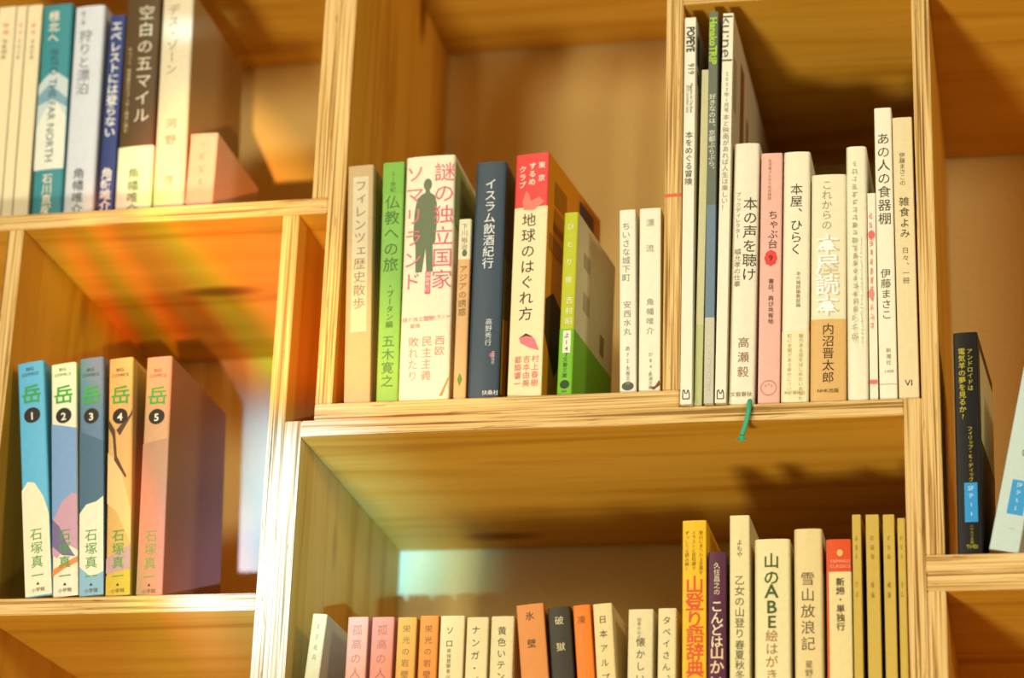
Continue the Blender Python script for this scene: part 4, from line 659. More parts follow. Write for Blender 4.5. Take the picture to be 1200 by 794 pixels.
    ('hardcover_book', 'h', 'cream book with tiny grey characters between the tan banded book and the pink lettered booklet', 'book', 'books and magazines beside the divider', 0.1346, 0.003, -0.012, 0.0142, 0.191, 0.128, 0.5, 0, '#efe6c6', [('poly', '#b5ab88', [(-0.0021, 0.1788), (-0.0, 0.1797), (-0.0, 0.1791), (-0.0021, 0.1782)]), ('poly', '#b5ab88', [(-0.0025, 0.178), (-0.0, 0.1775), (-0.0, 0.1769), (-0.0025, 0.1774)]), ('poly', '#b5ab88', [(-0.0019, 0.1767), (0.0001, 0.1758), (0.0001, 0.1752), (-0.0019, 0.1761)]), ('poly', '#b5ab88', [(-0.001, 0.1783), (-0.0004, 0.1783), (-0.0009, 0.1757), (-0.0015, 0.1757)]), ('poly', '#b5ab88', [(-0.0028, 0.1733), (0.0005, 0.1731), (0.0005, 0.1725), (-0.0028, 0.1727)]), ('poly', '#b5ab88', [(-0.0032, 0.1707), (-0.0001, 0.1712), (-0.0001, 0.1706), (-0.0032, 0.1701)]), ('poly', '#b5ab88', [(-0.0003, 0.1731), (0.0003, 0.1731), (0.0008, 0.1695), (0.0002, 0.1695)]), ('poly', '#b5ab88', [(-0.0024, 0.1727), (-0.0018, 0.1727), (-0.0016, 0.1693), (-0.0022, 0.1693)]), ('poly', '#b5ab88', [(-0.0019, 0.1671), (0.0002, 0.1673), (0.0002, 0.1668), (-0.0019, 0.1666)]), ('poly', '#b5ab88', [(-0.0032, 0.1652), (0.0, 0.1648), (0.0, 0.1642), (-0.0032, 0.1646)]), ('poly', '#b5ab88', [(-0.0007, 0.167), (-0.0002, 0.167), (-0.0004, 0.1636), (-0.001, 0.1636)]), ('poly', '#b5ab88', [(-0.0026, 0.1616), (-0.0, 0.1612), (-0.0, 0.1606), (-0.0026, 0.161)]), ('poly', '#b5ab88', [(-0.0031, 0.16), (0.0001, 0.1598), (0.0001, 0.1592), (-0.0031, 0.1594)]), ('poly', '#b5ab88', [(-0.0032, 0.1585), (0.0007, 0.1583), (0.0007, 0.1577), (-0.0032, 0.158)]), ('poly', '#b5ab88', [(-0.0016, 0.1609), (-0.001, 0.1609), (-0.001, 0.1576), (-0.0016, 0.1576)]), ('poly', '#b5ab88', [(-0.0017, 0.1615), (-0.0011, 0.1615), (-0.0008, 0.1583), (-0.0014, 0.1583)]), ('poly', '#b5ab88', [(-0.0028, 0.1554), (0.0006, 0.1554), (0.0006, 0.1548), (-0.0028, 0.1548)]), ('poly', '#b5ab88', [(-0.0032, 0.153), (-0.0003, 0.1533), (-0.0003, 0.1527), (-0.0032, 0.1524)]), ('poly', '#b5ab88', [(-0.0021, 0.1543), (-0.0015, 0.1543), (-0.0011, 0.1512), (-0.0017, 0.1512)]), ('poly', '#b5ab88', [(-0.0015, 0.1545), (-0.0009, 0.1545), (-0.0012, 0.1523), (-0.0017, 0.1523)]), ('poly', '#b5ab88', [(-0.0019, 0.1495), (0.0007, 0.1494), (0.0007, 0.1488), (-0.0019, 0.149)]), ('poly', '#b5ab88', [(-0.0028, 0.1473), (0.0003, 0.1471), (0.0003, 0.1466), (-0.0028, 0.1468)]), ('poly', '#b5ab88', [(-0.0023, 0.1491), (-0.0017, 0.1491), (-0.0013, 0.146), (-0.0019, 0.146)]), ('poly', '#b5ab88', [(-0.0025, 0.1433), (-0.0003, 0.1438), (-0.0003, 0.1432), (-0.0025, 0.1427)]), ('poly', '#b5ab88', [(-0.0025, 0.141), (-0.0002, 0.1417), (-0.0002, 0.1411), (-0.0025, 0.1404)]), ('poly', '#b5ab88', [(-0.0003, 0.1437), (0.0003, 0.1437), (-0.0, 0.1395), (-0.0006, 0.1395)]), ('poly', '#b5ab88', [(-0.002, 0.1374), (0.0001, 0.138), (0.0001, 0.1374), (-0.002, 0.1368)]), ('poly', '#b5ab88', [(-0.0029, 0.1355), (0.0005, 0.1355), (0.0005, 0.1349), (-0.0029, 0.1349)]), ('poly', '#b5ab88', [(-0.0006, 0.1373), (-0.0, 0.1373), (0.0003, 0.134), (-0.0003, 0.134)]), ('poly', '#b5ab88', [(-0.0029, 0.1321), (0.0003, 0.1316), (0.0003, 0.131), (-0.0029, 0.1316)]), ('poly', '#b5ab88', [(-0.0024, 0.1307), (0.0009, 0.1301), (0.0009, 0.1296), (-0.0024, 0.1301)]), ('poly', '#b5ab88', [(-0.003, 0.1289), (0.0001, 0.129), (0.0001, 0.1284), (-0.003, 0.1283)]), ('poly', '#b5ab88', [(-0.0024, 0.1317), (-0.0018, 0.1317), (-0.0023, 0.1281), (-0.0029, 0.1281)]), ('poly', '#b5ab88', [(-0.0021, 0.1313), (-0.0015, 0.1313), (-0.0012, 0.1287), (-0.0018, 0.1287)]), ('poly', '#b5ab88', [(-0.0025, 0.1259), (-0.0002, 0.126), (-0.0002, 0.1254), (-0.0025, 0.1253)]), ('poly', '#b5ab88', [(-0.0026, 0.124), (0.0002, 0.1235), (0.0002, 0.123), (-0.0026, 0.1234)]), ('poly', '#b5ab88', [(-0.0005, 0.125), (0.0001, 0.125), (0.0001, 0.1228), (-0.0005, 0.1228)]), ('poly', '#b5ab88', [(-0.0032, 0.1205), (0.0004, 0.1199), (0.0004, 0.1193), (-0.0032, 0.1199)]), ('poly', '#b5ab88', [(-0.0024, 0.1188), (0.0009, 0.1186), (0.0009, 0.118), (-0.0024, 0.1183)]), ('poly', '#b5ab88', [(-0.0028, 0.1173), (0.0002, 0.1172), (0.0002, 0.1166), (-0.0028, 0.1168)]), ('poly', '#b5ab88', [(-0.0026, 0.1203), (-0.002, 0.1203), (-0.0026, 0.1168), (-0.0032, 0.1168)]), ('poly', '#b5ab88', [(-0.0033, 0.1144), (0.0003, 0.1141), (0.0003, 0.1135), (-0.0033, 0.1138)]), ('poly', '#b5ab88', [(-0.0019, 0.1123), (0.0003, 0.1118), (0.0003, 0.1113), (-0.0019, 0.1118)]), ('poly', '#b5ab88', [(-0.0012, 0.1132), (-0.0006, 0.1132), (-0.0009, 0.1101), (-0.0015, 0.1101)]), ('poly', '#b5ab88', [(-0.0019, 0.1087), (0.0, 0.1083), (0.0, 0.1077), (-0.0019, 0.1082)]), ('poly', '#b5ab88', [(-0.0019, 0.1072), (0.0007, 0.1069), (0.0007, 0.1064), (-0.0019, 0.1066)]), ('poly', '#b5ab88', [(-0.0021, 0.1053), (0.0009, 0.1059), (0.0009, 0.1054), (-0.0021, 0.1047)]), ('poly', '#b5ab88', [(-0.002, 0.1085), (-0.0014, 0.1085), (-0.002, 0.1044), (-0.0026, 0.1044)]), ('poly', '#b5ab88', [(-0.001, 0.1086), (-0.0004, 0.1086), (-0.0005, 0.1051), (-0.0011, 0.1051)]), ('poly', '#b5ab88', [(-0.0026, 0.1026), (-0.0002, 0.1028), (-0.0002, 0.1023), (-0.0026, 0.102)]), ('poly', '#b5ab88', [(-0.0025, 0.1012), (0.0005, 0.1013), (0.0005, 0.1008), (-0.0025, 0.1006)]), ('poly', '#b5ab88', [(-0.0029, 0.0994), (0.0001, 0.1002), (0.0001, 0.0997), (-0.0029, 0.0989)]), ('poly', '#b5ab88', [(-0.0004, 0.1018), (0.0002, 0.1018), (0.0001, 0.0997), (-0.0005, 0.0997)]), ('poly', '#b5ab88', [(-0.0021, 0.1023), (-0.0015, 0.1023), (-0.0015, 0.0995), (-0.0021, 0.0995)]), ('poly', '#b5ab88', [(-0.0019, 0.0972), (-0.0005, 0.0967), (-0.0005, 0.0961), (-0.0019, 0.0966)]), ('poly', '#b5ab88', [(-0.0026, 0.0955), (0.0003, 0.0955), (0.0003, 0.0949), (-0.0026, 0.0949)]), ('poly', '#b5ab88', [(-0.0021, 0.0938), (-0.0005, 0.0943), (-0.0005, 0.0937), (-0.0021, 0.0933)]), ('poly', '#b5ab88', [(-0.001, 0.0961), (-0.0004, 0.0961), (-0.0008, 0.0932), (-0.0014, 0.0932)]), ('poly', '#b5ab88', [(-0.0018, 0.0913), (-0.0001, 0.0909), (-0.0001, 0.0903), (-0.0018, 0.0907)]), ('poly', '#b5ab88', [(-0.0027, 0.0892), (-0.0003, 0.0887), (-0.0003, 0.0881), (-0.0027, 0.0886)]), ('poly', '#b5ab88', [(-0.0011, 0.0903), (-0.0005, 0.0903), (-0.0007, 0.088), (-0.0013, 0.088)]), ('poly', '#b5ab88', [(-0.0021, 0.0905), (-0.0015, 0.0905), (-0.001, 0.0882), (-0.0016, 0.0882)]), ('poly', '#b5ab88', [(-0.0028, 0.0855), (-0.0005, 0.0851), (-0.0005, 0.0846), (-0.0028, 0.085)]), ('poly', '#b5ab88', [(-0.0029, 0.083), (0.0009, 0.0833), (0.0009, 0.0828), (-0.0029, 0.0825)]), ('poly', '#b5ab88', [(-0.0007, 0.0854), (-0.0001, 0.0854), (-0.0, 0.0815), (-0.0006, 0.0815)]), ('poly', '#b5ab88', [(-0.0022, 0.0796), (-0.0004, 0.0797), (-0.0004, 0.0791), (-0.0022, 0.079)]), ('poly', '#b5ab88', [(-0.0032, 0.0781), (0.0001, 0.0784), (0.0001, 0.0778), (-0.0032, 0.0775)]), ('poly', '#b5ab88', [(-0.002, 0.0767), (-0.0004, 0.0769), (-0.0004, 0.0763), (-0.002, 0.0761)]), ('poly', '#b5ab88', [(-0.0019, 0.0788), (-0.0013, 0.0788), (-0.0014, 0.0761), (-0.002, 0.0761)]), ('poly', '#b5ab88', [(-0.0026, 0.0738), (0.0006, 0.0739), (0.0006, 0.0733), (-0.0026, 0.0733)]), ('poly', '#b5ab88', [(-0.0029, 0.0716), (-0.0004, 0.0718), (-0.0004, 0.0712), (-0.0029, 0.0711)]), ('poly', '#b5ab88', [(-0.0004, 0.0733), (0.0002, 0.0733), (0.0008, 0.0706), (0.0002, 0.0706)]), ('poly', '#b5ab88', [(-0.0024, 0.074), (-0.0018, 0.074), (-0.002, 0.0701), (-0.0026, 0.0701)]), ('poly', '#b5ab88', [(-0.0027, 0.0681), (0.0003, 0.0683), (0.0003, 0.0677), (-0.0027, 0.0675)]), ('poly', '#b5ab88', [(-0.0028, 0.067), (0.0001, 0.0665), (0.0001, 0.0659), (-0.0028, 0.0665)]), ('poly', '#b5ab88', [(-0.0027, 0.0652), (0.0001, 0.0655), (0.0001, 0.0649), (-0.0027, 0.0647)]), ('poly', '#b5ab88', [(-0.0023, 0.068), (-0.0017, 0.068), (-0.0021, 0.0642), (-0.0027, 0.0642)]), ('poly', '#fbf8ea', [(0.0019, 0.1203), (0.0029, 0.12), (0.0029, 0.1193), (0.0019, 0.1196)]), ('poly', '#fbf8ea', [(0.0012, 0.1183), (0.003, 0.1185), (0.003, 0.1179), (0.0012, 0.1176)]), ('poly', '#fbf8ea', [(0.0012, 0.1163), (0.003, 0.1171), (0.003, 0.1164), (0.0012, 0.1156)]), ('poly', '#fbf8ea', [(0.0022, 0.1195), (0.0025, 0.1195), (0.0027, 0.1155), (0.0023, 0.1155)]), ('poly', '#fbf8ea', [(0.0023, 0.1196), (0.0026, 0.1196), (0.003, 0.1162), (0.0026, 0.1162)]), ('poly', '#fbf8ea', [(0.0018, 0.1139), (0.0029, 0.1134), (0.0029, 0.1128), (0.0018, 0.1132)]), ('poly', '#fbf8ea', [(0.0013, 0.1123), (0.0029, 0.1116), (0.0029, 0.1109), (0.0013, 0.1116)]), ('poly', '#fbf8ea', [(0.0015, 0.1098), (0.0031, 0.1107), (0.0031, 0.11), (0.0015, 0.1091)]), ('poly', '#fbf8ea', [(0.0019, 0.1123), (0.0022, 0.1123), (0.0021, 0.1102), (0.0017, 0.1102)]), ('poly', '#fbf8ea', [(0.0019, 0.1126), (0.0023, 0.1126), (0.0021, 0.1088), (0.0018, 0.1088)]), ('poly', '#fbf8ea', [(0.0018, 0.1076), (0.0032, 0.1067), (0.0032, 0.106), (0.0018, 0.1069)]), ('poly', '#fbf8ea', [(0.0015, 0.1049), (0.0032, 0.1042), (0.0032, 0.1035), (0.0015, 0.1042)]), ('poly', '#fbf8ea', [(0.0014, 0.1067), (0.0017, 0.1067), (0.0021, 0.1025), (0.0017, 0.1025)]), ('poly', '#fbf8ea', [(0.0017, 0.1009), (0.0028, 0.1006), (0.0028, 0.1), (0.0017, 0.1002)]), ('poly', '#fbf8ea', [(0.0015, 0.0987), (0.0029, 0.0994), (0.0029, 0.0987), (0.0015, 0.098)]), ('poly', '#fbf8ea', [(0.0011, 0.0974), (0.0033, 0.0973), (0.0033, 0.0966), (0.0011, 0.0967)]), ('poly', '#fbf8ea', [(0.0028, 0.0995), (0.0031, 0.0995), (0.0032, 0.0968), (0.0028, 0.0968)]), ('poly', '#fbf8ea', [(0.0023, 0.1001), (0.0027, 0.1001), (0.0023, 0.0966), (0.002, 0.0966)]), ('poly', '#fbf8ea', [(0.0019, 0.094), (0.0029, 0.0945), (0.0029, 0.0939), (0.0019, 0.0933)]), ('poly', '#fbf8ea', [(0.001, 0.0914), (0.0028, 0.0919), (0.0028, 0.0913), (0.001, 0.0908)]), ('poly', '#fbf8ea', [(0.0018, 0.0939), (0.0022, 0.0939), (0.0022, 0.0897), (0.0019, 0.0897)]), ('poly', '#fbf8ea', [(0.0024, 0.0937), (0.0028, 0.0937), (0.0029, 0.0896), (0.0026, 0.0896)]), ('poly', '#fbf8ea', [(0.0011, 0.088), (0.0031, 0.0879), (0.0031, 0.0872), (0.0011, 0.0873)]), ('poly', '#fbf8ea', [(0.0012, 0.0861), (0.0029, 0.0863), (0.0029, 0.0857), (0.0012, 0.0854)]), ('poly', '#fbf8ea', [(0.0014, 0.0848), (0.0032, 0.0843), (0.0032, 0.0836), (0.0014, 0.0841)]), ('poly', '#fbf8ea', [(0.0016, 0.0871), (0.002, 0.0871), (0.0022, 0.0837), (0.0018, 0.0837)]), ('poly', '#fbf8ea', [(0.0026, 0.0876), (0.0029, 0.0876), (0.003, 0.0843), (0.0027, 0.0843)]), ('poly', '#fbf8ea', [(0.0018, 0.0811), (0.0027, 0.082), (0.0027, 0.0813), (0.0018, 0.0804)]), ('poly', '#fbf8ea', [(0.0016, 0.08), (0.0035, 0.0797), (0.0035, 0.079), (0.0016, 0.0793)]), ('poly', '#fbf8ea', [(0.0015, 0.078), (0.0035, 0.0783), (0.0035, 0.0777), (0.0015, 0.0773)]), ('poly', '#fbf8ea', [(0.0028, 0.0806), (0.0032, 0.0806), (0.0032, 0.078), (0.0028, 0.078)]), ('poly', '#fbf8ea', [(0.0017, 0.0749), (0.0028, 0.0753), (0.0028, 0.0746), (0.0017, 0.0742)]), ('poly', '#fbf8ea', [(0.0014, 0.0722), (0.003, 0.0728), (0.003, 0.0722), (0.0014, 0.0716)]), ('poly', '#fbf8ea', [(0.0019, 0.0745), (0.0022, 0.0745), (0.0025, 0.0709), (0.0021, 0.0709)]), ('poly', '#fbf8ea', [(0.0015, 0.0688), (0.0031, 0.0686), (0.0031, 0.068), (0.0015, 0.0681)]), ('poly', '#fbf8ea', [(0.0016, 0.0664), (0.0033, 0.066), (0.0033, 0.0653), (0.0016, 0.0657)]), ('poly', '#fbf8ea', [(0.0014, 0.0683), (0.0017, 0.0683), (0.0017, 0.0641), (0.0014, 0.0641)]), ('poly', '#fbf8ea', [(0.0015, 0.0624), (0.0027, 0.0625), (0.0027, 0.0619), (0.0015, 0.0618)]), ('poly', '#fbf8ea', [(0.0018, 0.0611), (0.0032, 0.0604), (0.0032, 0.0598), (0.0018, 0.0604)]), ('poly', '#fbf8ea', [(0.0018, 0.0594), (0.0031, 0.0588), (0.0031, 0.0582), (0.0018, 0.0587)]), ('poly', '#fbf8ea', [(0.002, 0.0615), (0.0024, 0.0615), (0.0023, 0.0579), (0.0019, 0.0579)]), ('poly', '#fbf8ea', [(0.0016, 0.0622), (0.002, 0.0622), (0.0019, 0.0587), (0.0015, 0.0587)]), ('poly', '#fbf8ea', [(0.0011, 0.0558), (0.0033, 0.0565), (0.0033, 0.0559), (0.0011, 0.0551)]), ('poly', '#fbf8ea', [(0.0014, 0.0542), (0.0035, 0.0547), (0.0035, 0.0541), (0.0014, 0.0535)]), ('poly', '#fbf8ea', [(0.0014, 0.0529), (0.0033, 0.0527), (0.0033, 0.052), (0.0014, 0.0522)]), ('poly', '#fbf8ea', [(0.0023, 0.056), (0.0026, 0.056), (0.0024, 0.0527), (0.002, 0.0527)]), ('poly', '#fbf8ea', [(0.0016, 0.0498), (0.0033, 0.0497), (0.0033, 0.049), (0.0016, 0.0492)]), ('poly', '#fbf8ea', [(0.001, 0.0476), (0.0033, 0.0469), (0.0033, 0.0462), (0.001, 0.0469)]), ('poly', '#fbf8ea', [(0.0018, 0.0497), (0.0022, 0.0497), (0.0024, 0.0455), (0.002, 0.0455)]), ('poly', '#fbf8ea', [(0.0019, 0.044), (0.0033, 0.0431), (0.0033, 0.0424), (0.0019, 0.0433)]), ('poly', '#fbf8ea', [(0.0015, 0.0415), (0.0028, 0.0422), (0.0028, 0.0416), (0.0015, 0.0408)]), ('poly', '#fbf8ea', [(0.0013, 0.04), (0.0034, 0.0404), (0.0034, 0.0398), (0.0013, 0.0393)]), ('poly', '#fbf8ea', [(0.0016, 0.0431), (0.0019, 0.0431), (0.0022, 0.0394), (0.0018, 0.0394)]), ('poly', '#b0a680', [(-0.0035, 0.0616), (-0.0009, 0.0606), (-0.0009, 0.06), (-0.0035, 0.061)]), ('poly', '#b0a680', [(-0.0034, 0.0583), (-0.0016, 0.0591), (-0.0016, 0.0584), (-0.0034, 0.0577)]), ('poly', '#b0a680', [(-0.0032, 0.0612), (-0.0026, 0.0612), (-0.003, 0.0575), (-0.0036, 0.0575)]), ('poly', '#b0a680', [(-0.0035, 0.0537), (-0.0005, 0.0546), (-0.0005, 0.054), (-0.0035, 0.0531)]), ('poly', '#b0a680', [(-0.004, 0.0521), (-0.0014, 0.0514), (-0.0014, 0.0508), (-0.004, 0.0515)]), ('poly', '#b0a680', [(-0.0024, 0.0534), (-0.0019, 0.0534), (-0.0016, 0.0504), (-0.0022, 0.0504)]), ('poly', '#b0a680', [(-0.0039, 0.0474), (-0.0005, 0.0471), (-0.0005, 0.0465), (-0.0039, 0.0467)]), ('poly', '#b0a680', [(-0.0042, 0.0452), (-0.0015, 0.0444), (-0.0015, 0.0438), (-0.0042, 0.0446)]), ('poly', '#b0a680', [(-0.0014, 0.0465), (-0.0008, 0.0465), (-0.0002, 0.0428), (-0.0008, 0.0428)]), ('poly', '#b0a680', [(-0.0034, 0.0471), (-0.0028, 0.0471), (-0.0023, 0.0428), (-0.0029, 0.0428)])]),
    ('booklet', 'k', 'thin short cream booklet with red marks, left of the tall leaning cream book', 'book', 'books and magazines beside the divider', 0.1454, 0.003, -0.0121, 0.0056, 0.1546, 0.105, 0.3, 0, '#f0e6ca', [('poly', '#e88a80', [(-0.001, 0.1394), (0.0005, 0.1388), (0.0005, 0.1381), (-0.001, 0.1388)]), ('poly', '#e88a80', [(-0.0019, 0.1377), (-0.0, 0.1372), (-0.0, 0.1365), (-0.0019, 0.1371)]), ('poly', '#e88a80', [(-0.0019, 0.1362), (0.0007, 0.1354), (0.0007, 0.1348), (-0.0019, 0.1356)]), ('poly', '#e88a80', [(-0.0004, 0.1391), (0.0, 0.1391), (0.0003, 0.1345), (-0.0001, 0.1345)]), ('poly', '#e88a80', [(-0.0013, 0.1383), (-0.0009, 0.1383), (-0.0012, 0.1358), (-0.0016, 0.1358)]), ('poly', '#e88a80', [(-0.0017, 0.1317), (-0.0001, 0.1325), (-0.0001, 0.1318), (-0.0017, 0.131)]), ('poly', '#e88a80', [(-0.0014, 0.1307), (0.0, 0.1301), (0.0, 0.1295), (-0.0014, 0.1301)]), ('poly', '#e88a80', [(-0.0018, 0.1285), (0.0, 0.1291), (0.0, 0.1284), (-0.0018, 0.1279)]), ('poly', '#e88a80', [(-0.0015, 0.1315), (-0.0011, 0.1315), (-0.0008, 0.1282), (-0.0012, 0.1282)]), ('poly', '#e88a80', [(-0.0004, 0.1313), (0.0, 0.1313), (0.0004, 0.128), (-0.0, 0.128)]), ('poly', '#e88a80', [(-0.0016, 0.1251), (0.0003, 0.1249), (0.0003, 0.1243), (-0.0016, 0.1244)]), ('poly', '#e88a80', [(-0.0014, 0.1228), (-0.0001, 0.1222), (-0.0001, 0.1216), (-0.0014, 0.1222)]), ('poly', '#e88a80', [(-0.0011, 0.1251), (-0.0007, 0.1251), (-0.0004, 0.1214), (-0.0008, 0.1214)]), ('poly', '#e88a80', [(-0.0001, 0.1241), (0.0003, 0.1241), (0.0004, 0.121), (0.0, 0.121)]), ('poly', '#e88a80', [(-0.0017, 0.1176), (0.0001, 0.1186), (0.0001, 0.1179), (-0.0017, 0.117)]), ('poly', '#e88a80', [(-0.0016, 0.1166), (0.0008, 0.1163), (0.0008, 0.1156), (-0.0016, 0.116)]), ('poly', '#e88a80', [(-0.0017, 0.1144), (0.0001, 0.1153), (0.0001, 0.1146), (-0.0017, 0.1138)]), ('poly', '#e88a80', [(-0.0, 0.1177), (0.0004, 0.1177), (0.0006, 0.1143), (0.0002, 0.1143)]), ('poly', '#e88a80', [(-0.001, 0.1115), (0.0005, 0.1106), (0.0005, 0.11), (-0.001, 0.1109)]), ('poly', '#e88a80', [(-0.0012, 0.1088), (0.0003, 0.1084), (0.0003, 0.1078), (-0.0012, 0.1082)]), ('poly', '#e88a80', [(-0.0, 0.1108), (0.0004, 0.1108), (0.0003, 0.107), (-0.0001, 0.107)]), ('poly', '#e88a80', [(-0.0008, 0.1112), (-0.0004, 0.1112), (-0.0002, 0.1079), (-0.0006, 0.1079)]), ('poly', '#e88a80', [(-0.0014, 0.1041), (0.0003, 0.1042), (0.0003, 0.1036), (-0.0014, 0.1035)]), ('poly', '#e88a80', [(-0.0014, 0.1022), (0.0003, 0.103), (0.0003, 0.1023), (-0.0014, 0.1015)]), ('poly', '#e88a80', [(-0.0017, 0.1014), (0.0002, 0.1005), (0.0002, 0.0999), (-0.0017, 0.1008)]), ('poly', '#e88a80', [(-0.0005, 0.1033), (-0.0001, 0.1033), (0.0001, 0.1007), (-0.0003, 0.1007)]), ('poly', '#e88a80', [(-0.001, 0.0976), (0.0004, 0.0969), (0.0004, 0.0963), (-0.001, 0.097)]), ('poly', '#e88a80', [(-0.0012, 0.0954), (0.0007, 0.0959), (0.0007, 0.0952), (-0.0012, 0.0948)]), ('poly', '#e88a80', [(-0.0012, 0.0936), (0.0006, 0.0944), (0.0006, 0.0938), (-0.0012, 0.093)]), ('poly', '#e88a80', [(-0.0009, 0.0973), (-0.0005, 0.0973), (-0.0008, 0.0936), (-0.0012, 0.0936)]), ('poly', '#e88a80', [(-0.001, 0.0964), (-0.0006, 0.0964), (-0.0005, 0.0926), (-0.0009, 0.0926)]), ('poly', '#e88a80', [(-0.0013, 0.0901), (0.0008, 0.0906), (0.0008, 0.09), (-0.0013, 0.0895)]), ('poly', '#e88a80', [(-0.0013, 0.0885), (0.0005, 0.089), (0.0005, 0.0884), (-0.0013, 0.0879)]), ('poly', '#e88a80', [(-0.0014, 0.0868), (0.0005, 0.0875), (0.0005, 0.0869), (-0.0014, 0.0861)]), ('poly', '#e88a80', [(-0.0004, 0.0898), (0.0, 0.0898), (0.0001, 0.0864), (-0.0003, 0.0864)]), ('poly', '#e88a80', [(-0.0008, 0.0897), (-0.0005, 0.0897), (-0.0001, 0.0857), (-0.0005, 0.0857)]), ('poly', '#e88a80', [(-0.0014, 0.0836), (0.0008, 0.0834), (0.0008, 0.0828), (-0.0014, 0.0829)]), ('poly', '#e88a80', [(-0.0017, 0.0821), (0.0002, 0.0816), (0.0002, 0.081), (-0.0017, 0.0815)]), ('poly', '#e88a80', [(-0.0014, 0.0801), (0.0, 0.0804), (0.0, 0.0798), (-0.0014, 0.0795)]), ('poly', '#e88a80', [(-0.0006, 0.0823), (-0.0002, 0.0823), (-0.0004, 0.0795), (-0.0008, 0.0795)]), ('poly', '#e88a80', [(-0.0004, 0.0829), (-0.0, 0.0829), (-0.0003, 0.0795), (-0.0007, 0.0795)]), ('poly', '#e88a80', [(-0.0019, 0.077), (0.0002, 0.0761), (0.0002, 0.0755), (-0.0019, 0.0764)]), ('poly', '#e88a80', [(-0.0013, 0.0739), (-0.0001, 0.0743), (-0.0001, 0.0737), (-0.0013, 0.0733)]), ('poly', '#e88a80', [(-0.0004, 0.0758), (0.0, 0.0758), (-0.0002, 0.0733), (-0.0006, 0.0733)]), ('poly', '#e88a80', [(-0.0004, 0.0767), (-0.0, 0.0767), (0.0004, 0.0722), (0.0, 0.0722)]), ('poly', '#e88a80', [(-0.001, 0.0692), (0.0001, 0.0701), (0.0001, 0.0695), (-0.001, 0.0686)]), ('poly', '#e88a80', [(-0.0016, 0.0672), (0.0006, 0.0674), (0.0006, 0.0668), (-0.0016, 0.0665)]), ('poly', '#e88a80', [(-0.001, 0.0699), (-0.0006, 0.0699), (-0.0008, 0.0657), (-0.0012, 0.0657)]), ('poly', '#e88a80', [(-0.0012, 0.0633), (0.0001, 0.0624), (0.0001, 0.0618), (-0.0012, 0.0627)]), ('poly', '#e88a80', [(-0.0018, 0.0604), (0.0003, 0.0605), (0.0003, 0.0599), (-0.0018, 0.0598)]), ('poly', '#e88a80', [(0.0, 0.0621), (0.0004, 0.0621), (0.0007, 0.0585), (0.0003, 0.0585)]), ('poly', '#e88a80', [(-0.0015, 0.0561), (0.0005, 0.056), (0.0005, 0.0554), (-0.0015, 0.0555)]), ('poly', '#e88a80', [(-0.0018, 0.0536), (0.0, 0.0538), (0.0, 0.0532), (-0.0018, 0.053)]), ('poly', '#e88a80', [(-0.0005, 0.0559), (-0.0001, 0.0559), (0.0002, 0.0519), (-0.0001, 0.0519)]), ('poly', '#e66a6a', [(0.002, 0.1223), (0.0019, 0.1215), (0.0017, 0.1207), (0.0013, 0.12), (0.0008, 0.1195), (0.0003, 0.1192), (-0.0003, 0.1191), (-0.0009, 0.1192), (-0.0014, 0.1195), (-0.0019, 0.12), (-0.0022, 0.1207), (-0.0024, 0.1215), (-0.0025, 0.1223), (-0.0024, 0.1232), (-0.0022, 0.124), (-0.0019, 0.1246), (-0.0014, 0.1251), (-0.0009, 0.1255), (-0.0003, 0.1256), (0.0003, 0.1255), (0.0008, 0.1251), (0.0013, 0.1246), (0.0017, 0.124), (0.0019, 0.1232)]), ('poly', '#e88a84', [(0.0008, 0.078), (0.0008, 0.0772), (0.0006, 0.0764), (0.0003, 0.0757), (-0.0001, 0.0752), (-0.0006, 0.0749), (-0.0011, 0.0748), (-0.0016, 0.0749), (-0.0021, 0.0752), (-0.0025, 0.0757), (-0.0028, 0.0764), (-0.003, 0.0772), (-0.0031, 0.078), (-0.003, 0.0788), (-0.0028, 0.0796), (-0.0025, 0.0802), (-0.0021, 0.0808), (-0.0016, 0.0811), (-0.0011, 0.0812), (-0.0006, 0.0811), (-0.0001, 0.0808), (0.0003, 0.0802), (0.0006, 0.0796), (0.0008, 0.0788)]), ('poly', '#e8706c', [(-0.0028, 0.0145), (0.0028, 0.0145), (0.0028, 0.012), (-0.0028, 0.012)])]),
    ('paperback', 'p', 'tall cream book with bold olive handwritten characters, standing proud of the row', 'book', 'books and magazines beside the divider', 0.1552, 0.003, -0.0121, 0.0121, 0.2204, 0.148, 0.05, 0, '#f0e8cc', [('v', 'あの人の食器棚', 0.0, 0.2008, 0.0095, '#5a5038', 1.08), ('v', '伊藤まさこ', -0.0002, 0.0967, 0.0073, '#6a6048', 1.05), ('v', '新潮社', 0.0006, 0.0378, 0.0037, '#a89c7c', 1.2), ('h', '1400', 0.0006, 0.0222, 0.0031, '#a89c7c', 0), ('poly', '#c9a08c', [(-0.0061, 0.0116), (0.0061, 0.0116), (0.0061, 0.0111), (-0.0061, 0.0111)])]),
    ('paperback', 'p', 'tan book with brown characters against the right upright post', 'book', 'books and magazines beside the divider', 0.1691, 0.003, -0.0121, 0.014, 0.212, 0.148, -0.05, 0, '#e6d3a2', [('v', '伊藤まさこの', -0.0007, 0.1846, 0.0043, '#7a6844', 1.0), ('v', '雑食よみ', 0.0, 0.1503, 0.0073, '#5a4a2c', 1.1), ('v', '日々、一冊', 0.0, 0.112, 0.0049, '#8a7850', 1.15), ('poly', '#f2e6c0', [(0.0, 0.1056), (0.0004, 0.1056), (0.0004, 0.061), (0.0, 0.061)]), ('h', 'VI', 0.0, 0.0148, 0.0061, '#4a3c24', 0)]),
